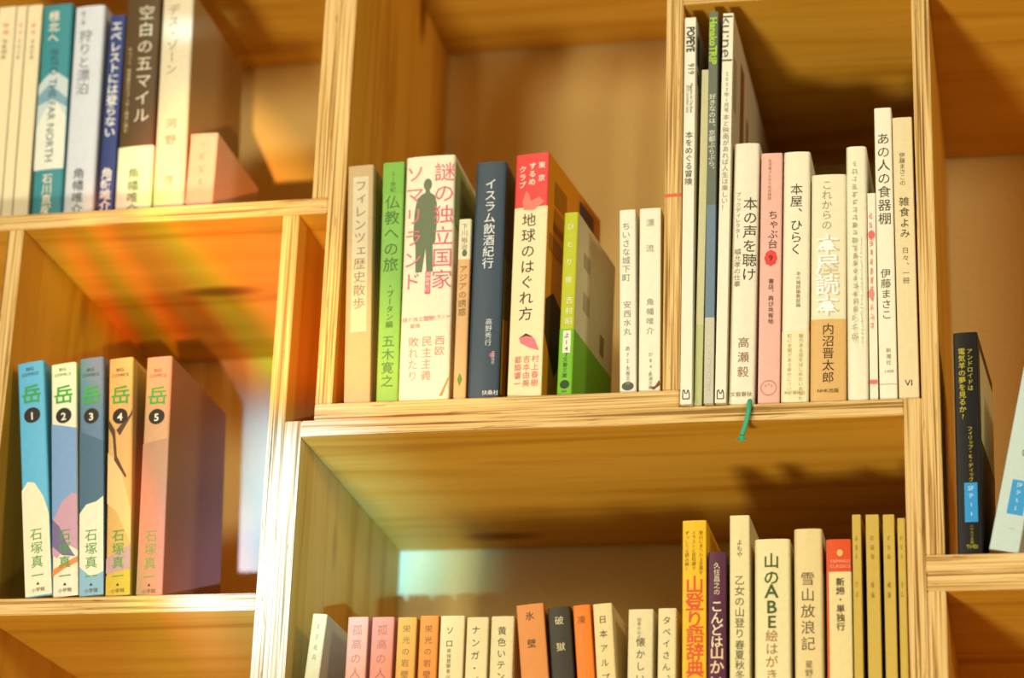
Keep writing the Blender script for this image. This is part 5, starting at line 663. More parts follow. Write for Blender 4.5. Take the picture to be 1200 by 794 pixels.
    ('paperback', 'p', 'black paperback with yellow characters and a blue label in the right compartment', 'book', 'books in the right compartment', 0.2062, 0.003, -0.1225, 0.0162, 0.1571, 0.105, 0.56, -4, '#120e08', [('v', 'アンドロイドは', 0.0029, 0.1453, 0.0042, '#c2b42c', 1.05), ('v', '電気羊の夢を見るか?', -0.0026, 0.1459, 0.0051, '#d0c230', 1.02), ('v', 'フィリップ・K・ディック', 0.0019, 0.0894, 0.0036, '#c2b42c', 0.9), ('poly', '#2f93d0', [(-0.0028, 0.0497), (0.0058, 0.0497), (0.0058, 0.0224), (-0.0028, 0.0224)]), ('h', 'SF', 0.0016, 0.0479, 0.0042, '#cfe6ee', 0), ('v', 'テ11', 0.0016, 0.0426, 0.0039, '#cfe6ee', 1.6), ('v', 'ハヤカワ文庫', 0.0016, 0.0207, 0.0024, '#a89c2c', 0.95), ('h', 'THD', 0.0016, 0.0072, 0.0036, '#c2b42c', 0), ('side', '#d9c48a', [(0.0105, 0.1484), (0.1018, 0.1484), (0.1018, 0.0834), (0.0105, 0.0834)])]),
    ('paperback', 'p', 'pale bluish paperback with a blue label leaning in the right compartment', 'book', 'books in the right compartment', 0.2281, 0.003, -0.1205, 0.0195, 0.1301, 0.105, 12.2, 0, '#c3d3cb', [('poly', '#3f9ad2', [(-0.0029, 0.0498), (0.0078, 0.0498), (0.0078, 0.0258), (-0.0029, 0.0258)]), ('h', 'SF', 0.0023, 0.0486, 0.004, '#d8ecf0', 0), ('v', 'テ55', 0.0023, 0.0432, 0.0037, '#d8ecf0', 1.5), ('poly', '#9aa89c', [(-0.0004, 0.0163), (0.0044, 0.0159), (0.0044, 0.0157), (-0.0004, 0.016)]), ('v', '響', 0.0019, 0.0716, 0.0049, '#8a9a90', 1.04)]),
    ('paperback', 'p', 'ochre paperback leaning at the far left of the bottom row', 'book', 'books on the bottom shelf', -0.248, 0.003, -0.2994, 0.0106, 0.1465, 0.105, 4.21, 0, '#c9a85c', [('poly', '#a88a48', [(-0.0007, 0.1386), (0.0015, 0.1394), (0.0015, 0.1388), (-0.0007, 0.138)]), ('poly', '#a88a48', [(-0.001, 0.1371), (0.0008, 0.1365), (0.0008, 0.136), (-0.001, 0.1366)]), ('poly', '#a88a48', [(0.0, 0.1388), (0.0004, 0.1388), (0.0006, 0.1358), (0.0001, 0.1358)]), ('poly', '#a88a48', [(-0.0002, 0.139), (0.0003, 0.139), (-0.0, 0.1355), (-0.0005, 0.1355)]), ('poly', '#a88a48', [(-0.0008, 0.1319), (0.0011, 0.1317), (0.0011, 0.1312), (-0.0008, 0.1313)]), ('poly', '#a88a48', [(-0.0007, 0.1305), (0.0016, 0.1302), (0.0016, 0.1296), (-0.0007, 0.13)]), ('poly', '#a88a48', [(-0.0008, 0.1292), (0.0006, 0.1286), (0.0006, 0.1281), (-0.0008, 0.1286)]), ('poly', '#a88a48', [(-0.0, 0.1317), (0.0004, 0.1317), (0.0001, 0.1288), (-0.0003, 0.1288)]), ('poly', '#a88a48', [(-0.0007, 0.1246), (0.0009, 0.1246), (0.0009, 0.124), (-0.0007, 0.124)]), ('poly', '#a88a48', [(-0.0012, 0.123), (0.0014, 0.1233), (0.0014, 0.1227), (-0.0012, 0.1224)]), ('poly', '#a88a48', [(-0.0012, 0.122), (0.0016, 0.1214), (0.0016, 0.1208), (-0.0012, 0.1215)]), ('poly', '#a88a48', [(0.0002, 0.1235), (0.0006, 0.1235), (0.001, 0.121), (0.0005, 0.121)]), ('poly', '#a88a48', [(-0.0005, 0.124), (-0.0001, 0.124), (-0.0001, 0.1211), (-0.0006, 0.1211)]), ('poly', '#a88a48', [(-0.001, 0.117), (0.0008, 0.1176), (0.0008, 0.117), (-0.001, 0.1165)]), ('poly', '#a88a48', [(-0.0014, 0.1149), (0.0015, 0.1154), (0.0015, 0.1149), (-0.0014, 0.1143)]), ('poly', '#a88a48', [(-0.0004, 0.1175), (0.0, 0.1175), (-0.0004, 0.1142), (-0.0008, 0.1142)]), ('poly', '#a88a48', [(0.0007, 0.1163), (0.0012, 0.1163), (0.0013, 0.1135), (0.0008, 0.1135)])]),
    ('paperback', 'p', 'salmon paperback, left one of the two reddish spines on the bottom shelf', 'book', 'books on the bottom shelf', -0.2097, 0.003, -0.2998, 0.0145, 0.1437, 0.105, 0.0, 0, '#dd8a5c', [('v', '孤高の人上', 0.0, 0.1383, 0.0077, '#b26a44', 1.3)]),
    ('paperback', 'p', 'reddish salmon paperback, right one of the two reddish spines on the bottom shelf', 'book', 'books on the bottom shelf', -0.1919, 0.003, -0.2998, 0.0157, 0.1433, 0.105, 0.0, 0, '#db7a55', [('v', '孤高の人下', 0.0, 0.1379, 0.0077, '#b25c40', 1.3)]),
    ('paperback', 'p', 'mustard paperback left of the orange one on the bottom shelf', 'book', 'books on the bottom shelf', -0.1748, 0.003, -0.2998, 0.0135, 0.1428, 0.105, 0.0, 0, '#d9973f', [('v', '栄光の岩壁上', 0.0, 0.1376, 0.0057, '#9a6c2c', 1.4)]),
    ('paperback', 'p', 'light orange paperback left of the three cream ones on the bottom shelf', 'book', 'books on the bottom shelf', -0.1593, 0.003, -0.2998, 0.0131, 0.1436, 0.105, 0.0, 0, '#e38a34', [('v', '栄光の岩壁下', 0.0, 0.1373, 0.0057, '#9a5c24', 1.4)]),
    ('paperback', 'p', 'leftmost of three cream paperbacks on the bottom shelf', 'book', 'books on the bottom shelf', -0.1429, 0.003, -0.2998, 0.0169, 0.1432, 0.105, 0.0, 0, '#e3d09a', [('v', 'ソロ', -0.0014, 0.1358, 0.0057, '#5f5334', 1.6), ('v', '単独登攀者山野井泰史', -0.0014, 0.1203, 0.0032, '#8a7c54', 1.1)]),
    ('paperback', 'p', 'middle one of three cream paperbacks on the bottom shelf', 'book', 'books on the bottom shelf', -0.1253, 0.003, -0.2998, 0.0151, 0.1418, 0.105, 0.0, 0, '#e3d09a', [('v', 'ナンガ・パルバート', -0.0008, 0.136, 0.0063, '#5f5334', 1.4)]),
    ('paperback', 'p', 'rightmost of three cream paperbacks, left of the brownish orange one', 'book', 'books on the bottom shelf', -0.1079, 0.003, -0.2998, 0.0159, 0.1421, 0.105, 0.0, 0, '#e0cd98', [('v', '黄色いテント', 0.0, 0.1351, 0.0063, '#5f5334', 1.25)]),
    ('paperback', 'p', 'brownish orange paperback tilted to the left on the bottom shelf', 'book', 'books on the bottom shelf', -0.0744, 0.003, -0.2988, 0.019, 0.1499, 0.105, -5.8, 0, '#d88a44', [('v', '氷壁', -0.0004, 0.1449, 0.0064, '#4a3420', 3.0)]),
    ('paperback', 'p', 'black paperback tilted between the two orange ones on the bottom shelf', 'book', 'books on the bottom shelf', -0.0566, 0.003, -0.2991, 0.0154, 0.1476, 0.105, -5.01, 0, '#3a3322', [('v', '破獄', 0.0, 0.1413, 0.0063, '#e0cf98', 2.9)]),
    ('paperback', 'p', 'bright orange slim paperback tilted beside the black one', 'book', 'books on the bottom shelf', -0.0411, 0.003, -0.2993, 0.0119, 0.1488, 0.105, -4.9, 0, '#ee7c22', [('v', '凍', -0.0006, 0.1416, 0.0063, '#8a4c1c', 1.04)]),
    ('paperback', 'p', 'tilted cream paperback right of the bright orange one', 'book', 'books on the bottom shelf', -0.0283, 0.003, -0.2993, 0.0131, 0.1494, 0.105, -4.29, 0, '#e3cc90', [('v', '日本アルプス', -0.0003, 0.1412, 0.0057, '#5f5334', 1.75)]),
    ('paperback', 'p', 'cream paperback right of the dark gap on the bottom shelf', 'book', 'books on the bottom shelf', -0.013, 0.003, -0.2998, 0.017, 0.145, 0.105, 0.0, 0, '#e0cf9e', [('v', '四季の山々', -0.0009, 0.1391, 0.0028, '#8a7c54', 1.04), ('v', '懐かしい未来', 0.0003, 0.1256, 0.0066, '#5f5334', 1.25)]),
    ('paperback', 'p', 'cream paperback touching the yellow book on the bottom shelf', 'book', 'books on the bottom shelf', 0.0049, 0.003, -0.2998, 0.0123, 0.1453, 0.105, 0.0, 0, '#e3d19c', [('v', 'タベイさん、頂上だよ', -0.0002, 0.1399, 0.0059, '#5f5334', 1.35)]),
    ('paperback', 'p', 'bright yellow tall book with red characters on the bottom shelf', 'book', 'books on the bottom shelf', 0.0239, 0.003, -0.2998, 0.0164, 0.2062, 0.148, -0.3, 0, '#edb71c', [('v', '登山にまつわる言葉を', 0.0046, 0.1989, 0.0031, '#8a6a1c', 1.0), ('v', 'イラストと豆知識で', -0.0003, 0.1989, 0.0031, '#8a6a1c', 1.0), ('v', 'ずっしりと読み解く', -0.0049, 0.1989, 0.0031, '#8a6a1c', 1.0), ('V', '山登り', 0.0003, 0.1678, 0.013, '#d9542c', 0.92), ('V', '語辞典', 0.0007, 0.1331, 0.0124, '#d9542c', 0.94)]),
    ('paperback', 'p', 'dark purple paperback right of the yellow book', 'book', 'books on the bottom shelf', 0.0384, 0.003, -0.2998, 0.0123, 0.1836, 0.128, 0.0, 0, '#56263c', [('v', '久住昌之の', 0.0, 0.1764, 0.0046, '#ead6b0', 1.0), ('V', 'こんどは', 0.0, 0.1503, 0.0087, '#ead6b0', 0.93), ('V', '山かい!?', 0.0002, 0.1193, 0.0099, '#e9c49a', 1.0)]),
    ('paperback', 'p', 'tall cream book with small grey characters right of the purple one', 'book', 'books on the bottom shelf', 0.054, 0.003, -0.2998, 0.0135, 0.2089, 0.148, -0.11, 0, '#e4d49c', [('v', 'よもや', 0.0, 0.1921, 0.0043, '#6a5f40', 1.0), ('v', '乙女の山登り', 0.0, 0.1671, 0.0071, '#5f5334', 1.03), ('v', '春夏秋冬', 0.0, 0.1226, 0.0068, '#5f5334', 1.0)]),
    ('hardcover_book', 'h', 'wide cream book with bold dark green characters on the bottom shelf', 'book', 'books on the bottom shelf', 0.0756, 0.003, -0.2998, 0.0237, 0.1915, 0.128, 0.0, 0, '#e6d6a0', [('V', '山の', -0.0005, 0.182, 0.0111, '#4a5a24', 1.05), ('H', 'A', -0.0005, 0.1619, 0.013, '#4a5a24', 0), ('H', 'B', -0.0005, 0.1507, 0.0123, '#4a5a24', 0), ('H', 'E', -0.0005, 0.1402, 0.0117, '#4a5a24', 0), ('v', '絵はがき通信', -0.0005, 0.1291, 0.0086, '#a8743c', 1.02)]),
    ('hardcover_book', 'h', 'cream book with dark spaced characters left of the red topped one', 'book', 'books on the bottom shelf', 0.0996, 0.003, -0.2998, 0.0188, 0.198, 0.128, 0.0, 0, '#e2c98e', [('v', '雪山放浪記', -0.0004, 0.1683, 0.0098, '#5f5030', 1.13), ('v', '星野秀樹', 0.0, 0.1079, 0.0055, '#7a683c', 1.05)]),
    ('paperback', 'p', 'cream spined book with a red top on the bottom shelf', 'book', 'books on the bottom shelf', 0.1199, 0.003, -0.2998, 0.0166, 0.1903, 0.148, 0.0, 0, '#e3cf92', [('band', '#d8501f', 0.1678, 0.1903), ('poly', '#d8501f', [(-0.0083, 0.1898), (-0.0067, 0.1898), (-0.0067, 0.0757), (-0.0083, 0.0757)]), ('poly', '#d9b06a', [(0.0028, 0.1808), (0.0028, 0.1802), (0.0026, 0.1796), (0.0022, 0.1791), (0.0018, 0.1788), (0.0013, 0.1785), (0.0008, 0.1784), (0.0003, 0.1785), (-0.0002, 0.1788), (-0.0006, 0.1791), (-0.0009, 0.1796), (-0.0011, 0.1802), (-0.0012, 0.1808), (-0.0011, 0.1814), (-0.0009, 0.182), (-0.0006, 0.1825), (-0.0002, 0.1829), (0.0003, 0.1831), (0.0008, 0.1832), (0.0013, 0.1831), (0.0018, 0.1829), (0.0022, 0.1825), (0.0026, 0.182), (0.0028, 0.1814)]), ('h', 'YAMAKEI', 0.0008, 0.1767, 0.0031, '#efb28a', 0), ('h', 'CLASSICS', 0.0008, 0.1731, 0.0031, '#efb28a', 0), ('V', '新編・単独行', 0.0008, 0.1637, 0.0058, '#5f4a24', 1.05)]),
    ('booklet', 'k', 'leftmost of the four thin olive booklets, touching the red topped book', 'book', 'books on the bottom shelf', 0.132, 0.003, -0.2998, 0.0058, 0.2072, 0.148, 0.0, 0, '#c9a84a', [('poly', '#9a7c30', [(-0.001, 0.1919), (0.0006, 0.1924), (0.0006, 0.1919), (-0.001, 0.1914)]), ('poly', '#9a7c30', [(-0.0012, 0.1903), (0.0005, 0.1901), (0.0005, 0.1897), (-0.0012, 0.1898)]), ('poly', '#9a7c30', [(0.0, 0.1912), (0.0003, 0.1912), (0.0005, 0.1892), (0.0002, 0.1892)]), ('poly', '#9a7c30', [(-0.0004, 0.1917), (-0.0001, 0.1917), (-0.0004, 0.1886), (-0.0007, 0.1886)]), ('poly', '#9a7c30', [(-0.0011, 0.1855), (0.0003, 0.1862), (0.0003, 0.1857), (-0.0011, 0.185)]), ('poly', '#9a7c30', [(-0.0007, 0.1846), (0.0006, 0.1846), (0.0006, 0.1841), (-0.0007, 0.1841)]), ('poly', '#9a7c30', [(-0.0012, 0.1832), (0.0004, 0.1835), (0.0004, 0.183), (-0.0012, 0.1827)]), ('poly', '#9a7c30', [(-0.0003, 0.1858), (0.0, 0.1858), (0.0, 0.1823), (-0.0003, 0.1823)]), ('poly', '#9a7c30', [(-0.0005, 0.1857), (-0.0003, 0.1857), (-0.0003, 0.1825), (-0.0006, 0.1825)]), ('poly', '#9a7c30', [(-0.0007, 0.1798), (0.0002, 0.1793), (0.0002, 0.1788), (-0.0007, 0.1793)]), ('poly', '#9a7c30', [(-0.0008, 0.1773), (0.0003, 0.1779), (0.0003, 0.1774), (-0.0008, 0.1768)]), ('poly', '#9a7c30', [(-0.0006, 0.1792), (-0.0003, 0.1792), (-0.0006, 0.1763), (-0.0009, 0.1763)]), ('poly', '#9a7c30', [(-0.0009, 0.1607), (0.0004, 0.1599), (0.0004, 0.1593), (-0.0009, 0.1602)]), ('poly', '#9a7c30', [(-0.0008, 0.1579), (0.0, 0.1585), (0.0, 0.158), (-0.0008, 0.1573)]), ('poly', '#9a7c30', [(-0.0007, 0.1604), (-0.0005, 0.1604), (-0.0007, 0.1571), (-0.0009, 0.1571)]), ('poly', '#9a7c30', [(-0.0009, 0.1529), (0.0005, 0.1537), (0.0005, 0.1532), (-0.0009, 0.1524)]), ('poly', '#9a7c30', [(-0.0011, 0.1515), (0.0001, 0.1509), (0.0001, 0.1504), (-0.0011, 0.151)]), ('poly', '#9a7c30', [(-0.0004, 0.1526), (-0.0001, 0.1526), (0.0, 0.1501), (-0.0003, 0.1501)])]),
    ('booklet', 'k', 'second of the four thin olive booklets from the left', 'book', 'books on the bottom shelf', 0.1425, 0.003, -0.2998, 0.0087, 0.2069, 0.148, 0.0, 0, '#c9a84a', [('poly', '#9a7c30', [(-0.0019, 0.1922), (0.001, 0.1916), (0.001, 0.1911), (-0.0019, 0.1917)]), ('poly', '#9a7c30', [(-0.0019, 0.1907), (0.0003, 0.1906), (0.0003, 0.1901), (-0.0019, 0.1902)]), ('poly', '#9a7c30', [(-0.0013, 0.189), (0.0007, 0.1897), (0.0007, 0.1892), (-0.0013, 0.1886)]), ('poly', '#9a7c30', [(-0.0008, 0.1913), (-0.0004, 0.1913), (-0.0, 0.1891), (-0.0004, 0.1891)]), ('poly', '#9a7c30', [(-0.0015, 0.1856), (0.001, 0.1856), (0.001, 0.1851), (-0.0015, 0.1851)]), ('poly', '#9a7c30', [(-0.0013, 0.1841), (0.001, 0.1845), (0.001, 0.1841), (-0.0013, 0.1836)]), ('poly', '#9a7c30', [(-0.0016, 0.1834), (0.0009, 0.1828), (0.0009, 0.1823), (-0.0016, 0.1829)]), ('poly', '#9a7c30', [(0.0, 0.1847), (0.0005, 0.1847), (0.0, 0.183), (-0.0004, 0.183)]), ('poly', '#9a7c30', [(-0.0012, 0.1847), (-0.0008, 0.1847), (-0.0009, 0.183), (-0.0013, 0.183)]), ('poly', '#9a7c30', [(-0.0013, 0.1795), (0.0002, 0.1791), (0.0002, 0.1787), (-0.0013, 0.179)]), ('poly', '#9a7c30', [(-0.001, 0.1781), (0.0009, 0.178), (0.0009, 0.1775), (-0.001, 0.1776)]), ('poly', '#9a7c30', [(-0.0009, 0.1767), (0.0007, 0.1769), (0.0007, 0.1764), (-0.0009, 0.1762)]), ('poly', '#9a7c30', [(-0.001, 0.1785), (-0.0006, 0.1785), (-0.0007, 0.1767), (-0.0011, 0.1767)]), ('poly', '#9a7c30', [(0.0001, 0.1791), (0.0005, 0.1791), (0.0002, 0.1765), (-0.0002, 0.1765)]), ('poly', '#9a7c30', [(-0.0012, 0.1602), (0.0005, 0.1601), (0.0005, 0.1595), (-0.0012, 0.1596)]), ('poly', '#9a7c30', [(-0.0018, 0.1591), (0.0006, 0.1583), (0.0006, 0.1578), (-0.0018, 0.1586)]), ('poly', '#9a7c30', [(-0.0016, 0.1575), (0.0003, 0.1571), (0.0003, 0.1566), (-0.0016, 0.157)]), ('poly', '#9a7c30', [(-0.0003, 0.1591), (0.0001, 0.1591), (0.0001, 0.1573), (-0.0003, 0.1573)]), ('poly', '#9a7c30', [(-0.0011, 0.1528), (0.0001, 0.1535), (0.0001, 0.1529), (-0.0011, 0.1523)]), ('poly', '#9a7c30', [(-0.0017, 0.152), (0.0006, 0.1514), (0.0006, 0.1509), (-0.0017, 0.1515)]), ('poly', '#9a7c30', [(-0.0013, 0.1503), (0.0008, 0.1504), (0.0008, 0.1499), (-0.0013, 0.1497)]), ('poly', '#9a7c30', [(-0.0008, 0.1527), (-0.0003, 0.1527), (-0.0003, 0.1496), (-0.0007, 0.1496)])]),
    ('booklet', 'k', 'third of the four thin olive booklets from the left', 'book', 'books on the bottom shelf', 0.1533, 0.003, -0.2998, 0.0075, 0.2066, 0.148, 0.0, 0, '#c9a84a', [('poly', '#9a7c30', [(-0.0009, 0.1912), (0.0009, 0.1919), (0.0009, 0.1914), (-0.0009, 0.1907)]), ('poly', '#9a7c30', [(-0.0012, 0.1899), (0.0003, 0.1894), (0.0003, 0.1889), (-0.0012, 0.1894)]), ('poly', '#9a7c30', [(-0.0004, 0.1914), (-0.0, 0.1914), (0.0001, 0.1888), (-0.0003, 0.1888)]), ('poly', '#9a7c30', [(-0.0005, 0.1916), (-0.0001, 0.1916), (-0.0004, 0.1885), (-0.0008, 0.1885)]), ('poly', '#9a7c30', [(-0.001, 0.1854), (0.0005, 0.1852), (0.0005, 0.1847), (-0.001, 0.1849)]), ('poly', '#9a7c30', [(-0.0009, 0.1842), (0.0009, 0.1839), (0.0009, 0.1834), (-0.0009, 0.1837)]), ('poly', '#9a7c30', [(-0.001, 0.183), (0.0001, 0.1826), (0.0001, 0.1821), (-0.001, 0.1825)]), ('poly', '#9a7c30', [(-0.0004, 0.1852), (-0.0, 0.1852), (-0.0003, 0.1827), (-0.0006, 0.1827)]), ('poly', '#9a7c30', [(-0.0009, 0.1791), (0.0004, 0.179), (0.0004, 0.1785), (-0.0009, 0.1786)]), ('poly', '#9a7c30', [(-0.0014, 0.1776), (0.0007, 0.1779), (0.0007, 0.1774), (-0.0014, 0.1772)]), ('poly', '#9a7c30', [(-0.0013, 0.1768), (0.0009, 0.1762), (0.0009, 0.1757), (-0.0013, 0.1763)]), ('poly', '#9a7c30', [(-0.0002, 0.1781), (0.0001, 0.1781), (0.0004, 0.176), (0.0001, 0.176)]), ('poly', '#9a7c30', [(-0.0008, 0.1785), (-0.0004, 0.1785), (-0.0005, 0.176), (-0.0009, 0.176)]), ('poly', '#9a7c30', [(-0.0008, 0.1601), (0.0006, 0.1596), (0.0006, 0.1591), (-0.0008, 0.1596)]), ('poly', '#9a7c30', [(-0.0016, 0.1587), (0.0001, 0.1583), (0.0001, 0.1577), (-0.0016, 0.1582)]), ('poly', '#9a7c30', [(-0.0016, 0.1574), (0.0008, 0.1567), (0.0008, 0.1562), (-0.0016, 0.1569)]), ('poly', '#9a7c30', [(-0.0002, 0.1599), (0.0002, 0.1599), (0.0005, 0.156), (0.0001, 0.156)]), ('poly', '#9a7c30', [(-0.0011, 0.1592), (-0.0007, 0.1592), (-0.001, 0.1571), (-0.0014, 0.1571)]), ('poly', '#9a7c30', [(-0.0015, 0.1525), (0.0, 0.1532), (0.0, 0.1527), (-0.0015, 0.152)]), ('poly', '#9a7c30', [(-0.0011, 0.1517), (0.0002, 0.1512), (0.0002, 0.1507), (-0.0011, 0.1512)]), ('poly', '#9a7c30', [(-0.0016, 0.1499), (0.0002, 0.1503), (0.0002, 0.1498), (-0.0016, 0.1493)]), ('poly', '#9a7c30', [(-0.0013, 0.1524), (-0.0009, 0.1524), (-0.0006, 0.1496), (-0.001, 0.1496)]), ('poly', '#9a7c30', [(-0.0002, 0.1523), (0.0002, 0.1523), (0.0005, 0.1494), (0.0001, 0.1494)])]),
    ('booklet', 'k', 'rightmost thin olive booklet, partly hidden by the upright post', 'book', 'books on the bottom shelf', 0.1617, 0.003, -0.2998, 0.0052, 0.2039, 0.148, 0.0, 0, '#c9a84a', [('poly', '#9a7c30', [(-0.0006, 0.1916), (0.0006, 0.191), (0.0006, 0.1905), (-0.0006, 0.1911)]), ('poly', '#9a7c30', [(-0.0009, 0.1898), (0.0003, 0.1891), (0.0003, 0.1886), (-0.0009, 0.1893)]), ('poly', '#9a7c30', [(-0.0007, 0.1914), (-0.0005, 0.1914), (-0.0007, 0.1884), (-0.001, 0.1884)]), ('poly', '#9a7c30', [(-0.0004, 0.1908), (-0.0002, 0.1908), (-0.0001, 0.1885), (-0.0003, 0.1885)]), ('poly', '#9a7c30', [(-0.0011, 0.1847), (0.0005, 0.1854), (0.0005, 0.1849), (-0.0011, 0.1842)]), ('poly', '#9a7c30', [(-0.0008, 0.1833), (0.0004, 0.183), (0.0004, 0.1825), (-0.0008, 0.1828)]), ('poly', '#9a7c30', [(-0.0005, 0.185), (-0.0002, 0.185), (-0.0, 0.182), (-0.0003, 0.182)]), ('poly', '#9a7c30', [(-0.0006, 0.185), (-0.0003, 0.185), (-0.0001, 0.1821), (-0.0004, 0.1821)]), ('poly', '#9a7c30', [(-0.0006, 0.1785), (0.0002, 0.179), (0.0002, 0.1785), (-0.0006, 0.178)]), ('poly', '#9a7c30', [(-0.0008, 0.1769), (0.0003, 0.1768), (0.0003, 0.1763), (-0.0008, 0.1764)]), ('poly', '#9a7c30', [(-0.0003, 0.1785), (-0.0001, 0.1785), (-0.0001, 0.176), (-0.0004, 0.176)]), ('poly', '#9a7c30', [(-0.0004, 0.1786), (-0.0002, 0.1786), (-0.0002, 0.176), (-0.0004, 0.176)]), ('poly', '#9a7c30', [(-0.0008, 0.16), (0.0006, 0.1593), (0.0006, 0.1588), (-0.0008, 0.1595)]), ('poly', '#9a7c30', [(-0.001, 0.1587), (0.0002, 0.1579), (0.0002, 0.1573), (-0.001, 0.1581)]), ('poly', '#9a7c30', [(-0.0007, 0.1567), (0.0001, 0.1571), (0.0001, 0.1565), (-0.0007, 0.1562)]), ('poly', '#9a7c30', [(-0.0006, 0.1591), (-0.0004, 0.1591), (-0.0002, 0.1557), (-0.0004, 0.1557)]), ('poly', '#9a7c30', [(-0.0007, 0.1523), (0.0001, 0.153), (0.0001, 0.1524), (-0.0007, 0.1517)]), ('poly', '#9a7c30', [(-0.001, 0.1506), (0.0006, 0.1505), (0.0006, 0.15), (-0.001, 0.15)]), ('poly', '#9a7c30', [(-0.0009, 0.1527), (-0.0007, 0.1527), (-0.0008, 0.1498), (-0.001, 0.1498)])]),
]
RIBBON = [[(0.06, 0.01, -0.0042), (0.0607, 0.001, -0.0106), (0.0609, -0.0035, -0.0144), (0.0605, -0.0045, -0.0193), (0.0594, -0.005, -0.0256), (0.0577, -0.0055, -0.0319), (0.0563, -0.006, -0.0369)], [(0.0563, -0.006, -0.0369), (0.0565, -0.0066, -0.0389), (0.0564, -0.0064, -0.0407)], [(0.0563, -0.006, -0.0369), (0.0577, -0.0063, -0.0391), (0.059, -0.008, -0.0417)], [(0.0563, -0.006, -0.0369), (0.0547, -0.0061, -0.0384), (0.0529, -0.0067, -0.04)], [(0.0563, -0.006, -0.0369), (0.0569, -0.0074, -0.0388), (0.057, -0.006, -0.0395)], [(0.0563, -0.006, -0.0369), (0.0547, -0.0065, -0.0387), (0.0528, -0.0069, -0.0403)], [(0.0563, -0.006, -0.0369), (0.0556, -0.0069, -0.039), (0.0547, -0.0082, -0.0412)], [(0.0563, -0.006, -0.0369), (0.0565, -0.0066, -0.039), (0.0565, -0.0079, -0.0413)], [(0.0563, -0.006, -0.0369), (0.0561, -0.008, -0.0396), (0.0552, -0.0056, -0.0409)], [(0.0563, -0.006, -0.0369), (0.0578, -0.0068, -0.0392), (0.0591, -0.0085, -0.0418)], [(0.0563, -0.006, -0.0369), (0.0569, -0.0067, -0.0389), (0.0573, -0.0079, -0.0408)], [(0.0563, -0.006, -0.0369), (0.056, -0.0065, -0.0387), (0.0555, -0.0075, -0.0404)], [(0.0563, -0.006, -0.0369), (0.0563, -0.0072, -0.0393), (0.0559, -0.0076, -0.0414)], [(0.0563, -0.006, -0.0369), (0.0555, -0.0064, -0.0386), (0.0547, -0.008, -0.0405)], [(0.0563, -0.006, -0.0369), (0.0564, -0.007, -0.0385), (0.0562, -0.0072, -0.0394)], [(0.0563, -0.006, -0.0369), (0.0572, -0.0074, -0.0393), (0.0574, -0.0056, -0.0405)], [(0.0563, -0.006, -0.0369), (0.0559, -0.0067, -0.0389), (0.0551, -0.0061, -0.0404)], [(0.0563, -0.006, -0.0369), (0.0557, -0.0061, -0.0385), (0.055, -0.0078, -0.0404)], [(0.0563, -0.006, -0.0369), (0.0581, -0.0074, -0.0388), (0.0592, -0.0057, -0.0394)], [(0.0563, -0.006, -0.0369), (0.0572, -0.0072, -0.0389), (0.0579, -0.0087, -0.0409)], [(0.0563, -0.006, -0.0369), (0.0548, -0.0063, -0.0383), (0.0533, -0.0085, -0.04)], [(0.0563, -0.006, -0.0369), (0.055, -0.0064, -0.0387), (0.0532, -0.0042, -0.0394)], [(0.0563, -0.006, -0.0369), (0.0571, -0.0074, -0.0391), (0.0574, -0.0077, -0.0407)]]

BIND = {  # cover thickness, spine bulge, spine edge radius, page inset
    'p': (0.0005, 0.0004, 0.0012, 0.0004), 'h': (0.0018, 0.0010, 0.0022, 0.0028),
    'm': (0.0003, 0.0, 0.0006, 0.0003), 'k': (0.0003, 0.0, 0.0005, 0.0003), 'c': (0.0005, 0.0005, 0.0015, 0.0004)}

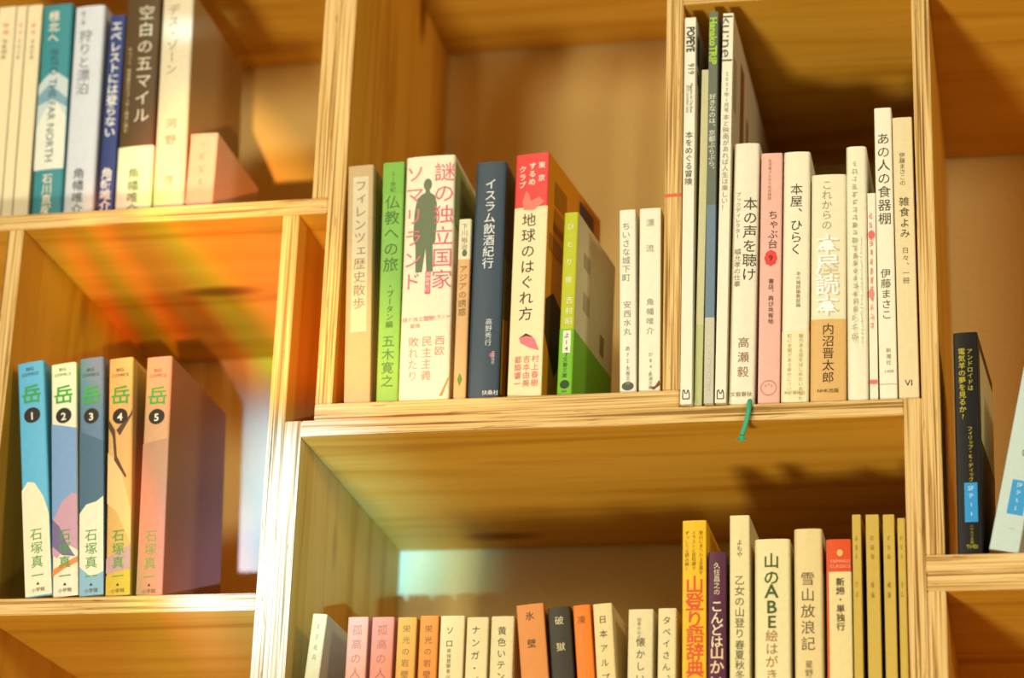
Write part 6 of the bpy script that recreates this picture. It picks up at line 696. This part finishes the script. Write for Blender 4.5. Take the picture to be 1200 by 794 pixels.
for (name, kind, label, cat, group, bx, by, bz, w, h, dep, lean, yaw, col, items) in BOOKS:
    tc, bulge, rad, inset = BIND[kind]
    rad = min(rad, w * 0.25)
    root = empty(name, (bx, by, bz), label, cat, group, (0, math.radians(lean), math.radians(yaw)))
    side_col = col
    bands, prints, sides, bandpaper = [], [], [], None
    for it in items:
        if it[0] == 'sidebase':
            side_col = it[1]
        elif it[0] == 'band':
            bands.append(it)
        elif it[0] == 'obi':
            bandpaper = it
        else:
            prints.append(it)
    cuts = {0.0, h}
    for b in bands:
        cuts |= {b[2], b[3]}
    lv = sorted(c for c in cuts if 0 <= c <= h)
    lv = [lv[0]] + [b for a, b in zip(lv, lv[1:]) if b - a > 0.0004]
    lv[-1] = h
    ms, md = [], []
    for a, b in zip(lv, lv[1:]):
        c = col
        for bb in bands:
            if bb[2] - 1e-5 <= (a + b) / 2 <= bb[3] + 1e-5:
                c = bb[1]
        ms.append(paper(c, 0.42))
        md.append(paper(side_col if side_col != col else c, 0.42))
    B = Build()
    wrap(B, w, lv, dep, tc, bulge, rad, ms, md)
    decorate(B, prints, w, h, bulge, 0.0)
    B.build('cover', root)
    # page block
    bm = bmesh.new()
    bmesh.ops.create_cube(bm, size=1.0)
    pd = dep - 0.001 - max(inset, 0.001) - 0.0012
    bmesh.ops.scale(bm, vec=(w - 2 * tc - 0.0004, pd, h - 2 * inset), verts=bm.verts)
    bmesh.ops.translate(bm, vec=(0, 0.0012 + tc + pd / 2, h / 2), verts=bm.verts)
    me = bpy.data.meshes.new('page_block')
    bm.to_mesh(me); bm.free()
    link('page_block', me, [paper('#e8d7ac', 0.8, 0.1, 0.16)], root)
    if bandpaper:
        B = Build()
        c = bandpaper[1]
        top = bandpaper[2]
        wrap(B, w, [0.0004, top], dep - 0.002, 0.0001, bulge, rad, [paper(c, 0.42)], [paper(c, 0.42)], grow=0.00022)
        decorate(B, bandpaper[3], w, h, bulge, 0.00024)
        o = B.build('paper_band', root)
        o['label'] = 'paper band around the lower part of the cover'

# green ribbon marker hanging from the off white book, with a frayed end
bm_root = [o for o in COL.objects if o.get('label', '').startswith('wide off white book')][0]
cu = bpy.data.curves.new('bookmark_ribbon', 'CURVE')
cu.dimensions = '3D'
cu.bevel_depth = 0.0017
cu.bevel_resolution = 3
cu.use_fill_caps = True
for k, pts in enumerate(RIBBON):
    sp = cu.splines.new('POLY')
    sp.points.add(len(pts) - 1)
    for p, q in zip(sp.points, pts):
        p.co = (*q, 1)
        p.radius = 1.0 if k == 0 else 0.22
tmp = bpy.data.objects.new('bookmark_ribbon', cu)
COL.objects.link(tmp)
me = bpy.data.meshes.new_from_object(tmp.evaluated_get(bpy.context.evaluated_depsgraph_get()))
bpy.data.objects.remove(tmp)
bpy.data.curves.remove(cu)
rb = link('bookmark_ribbon', me, [paper('#3fb183', 0.7)], bm_root)
rb.matrix_parent_inverse = (Matrix.Translation(bm_root.location) @ bm_root.rotation_euler.to_matrix().to_4x4()).inverted()
rb['label'] = 'green ribbon marker hanging over the shelf edge'
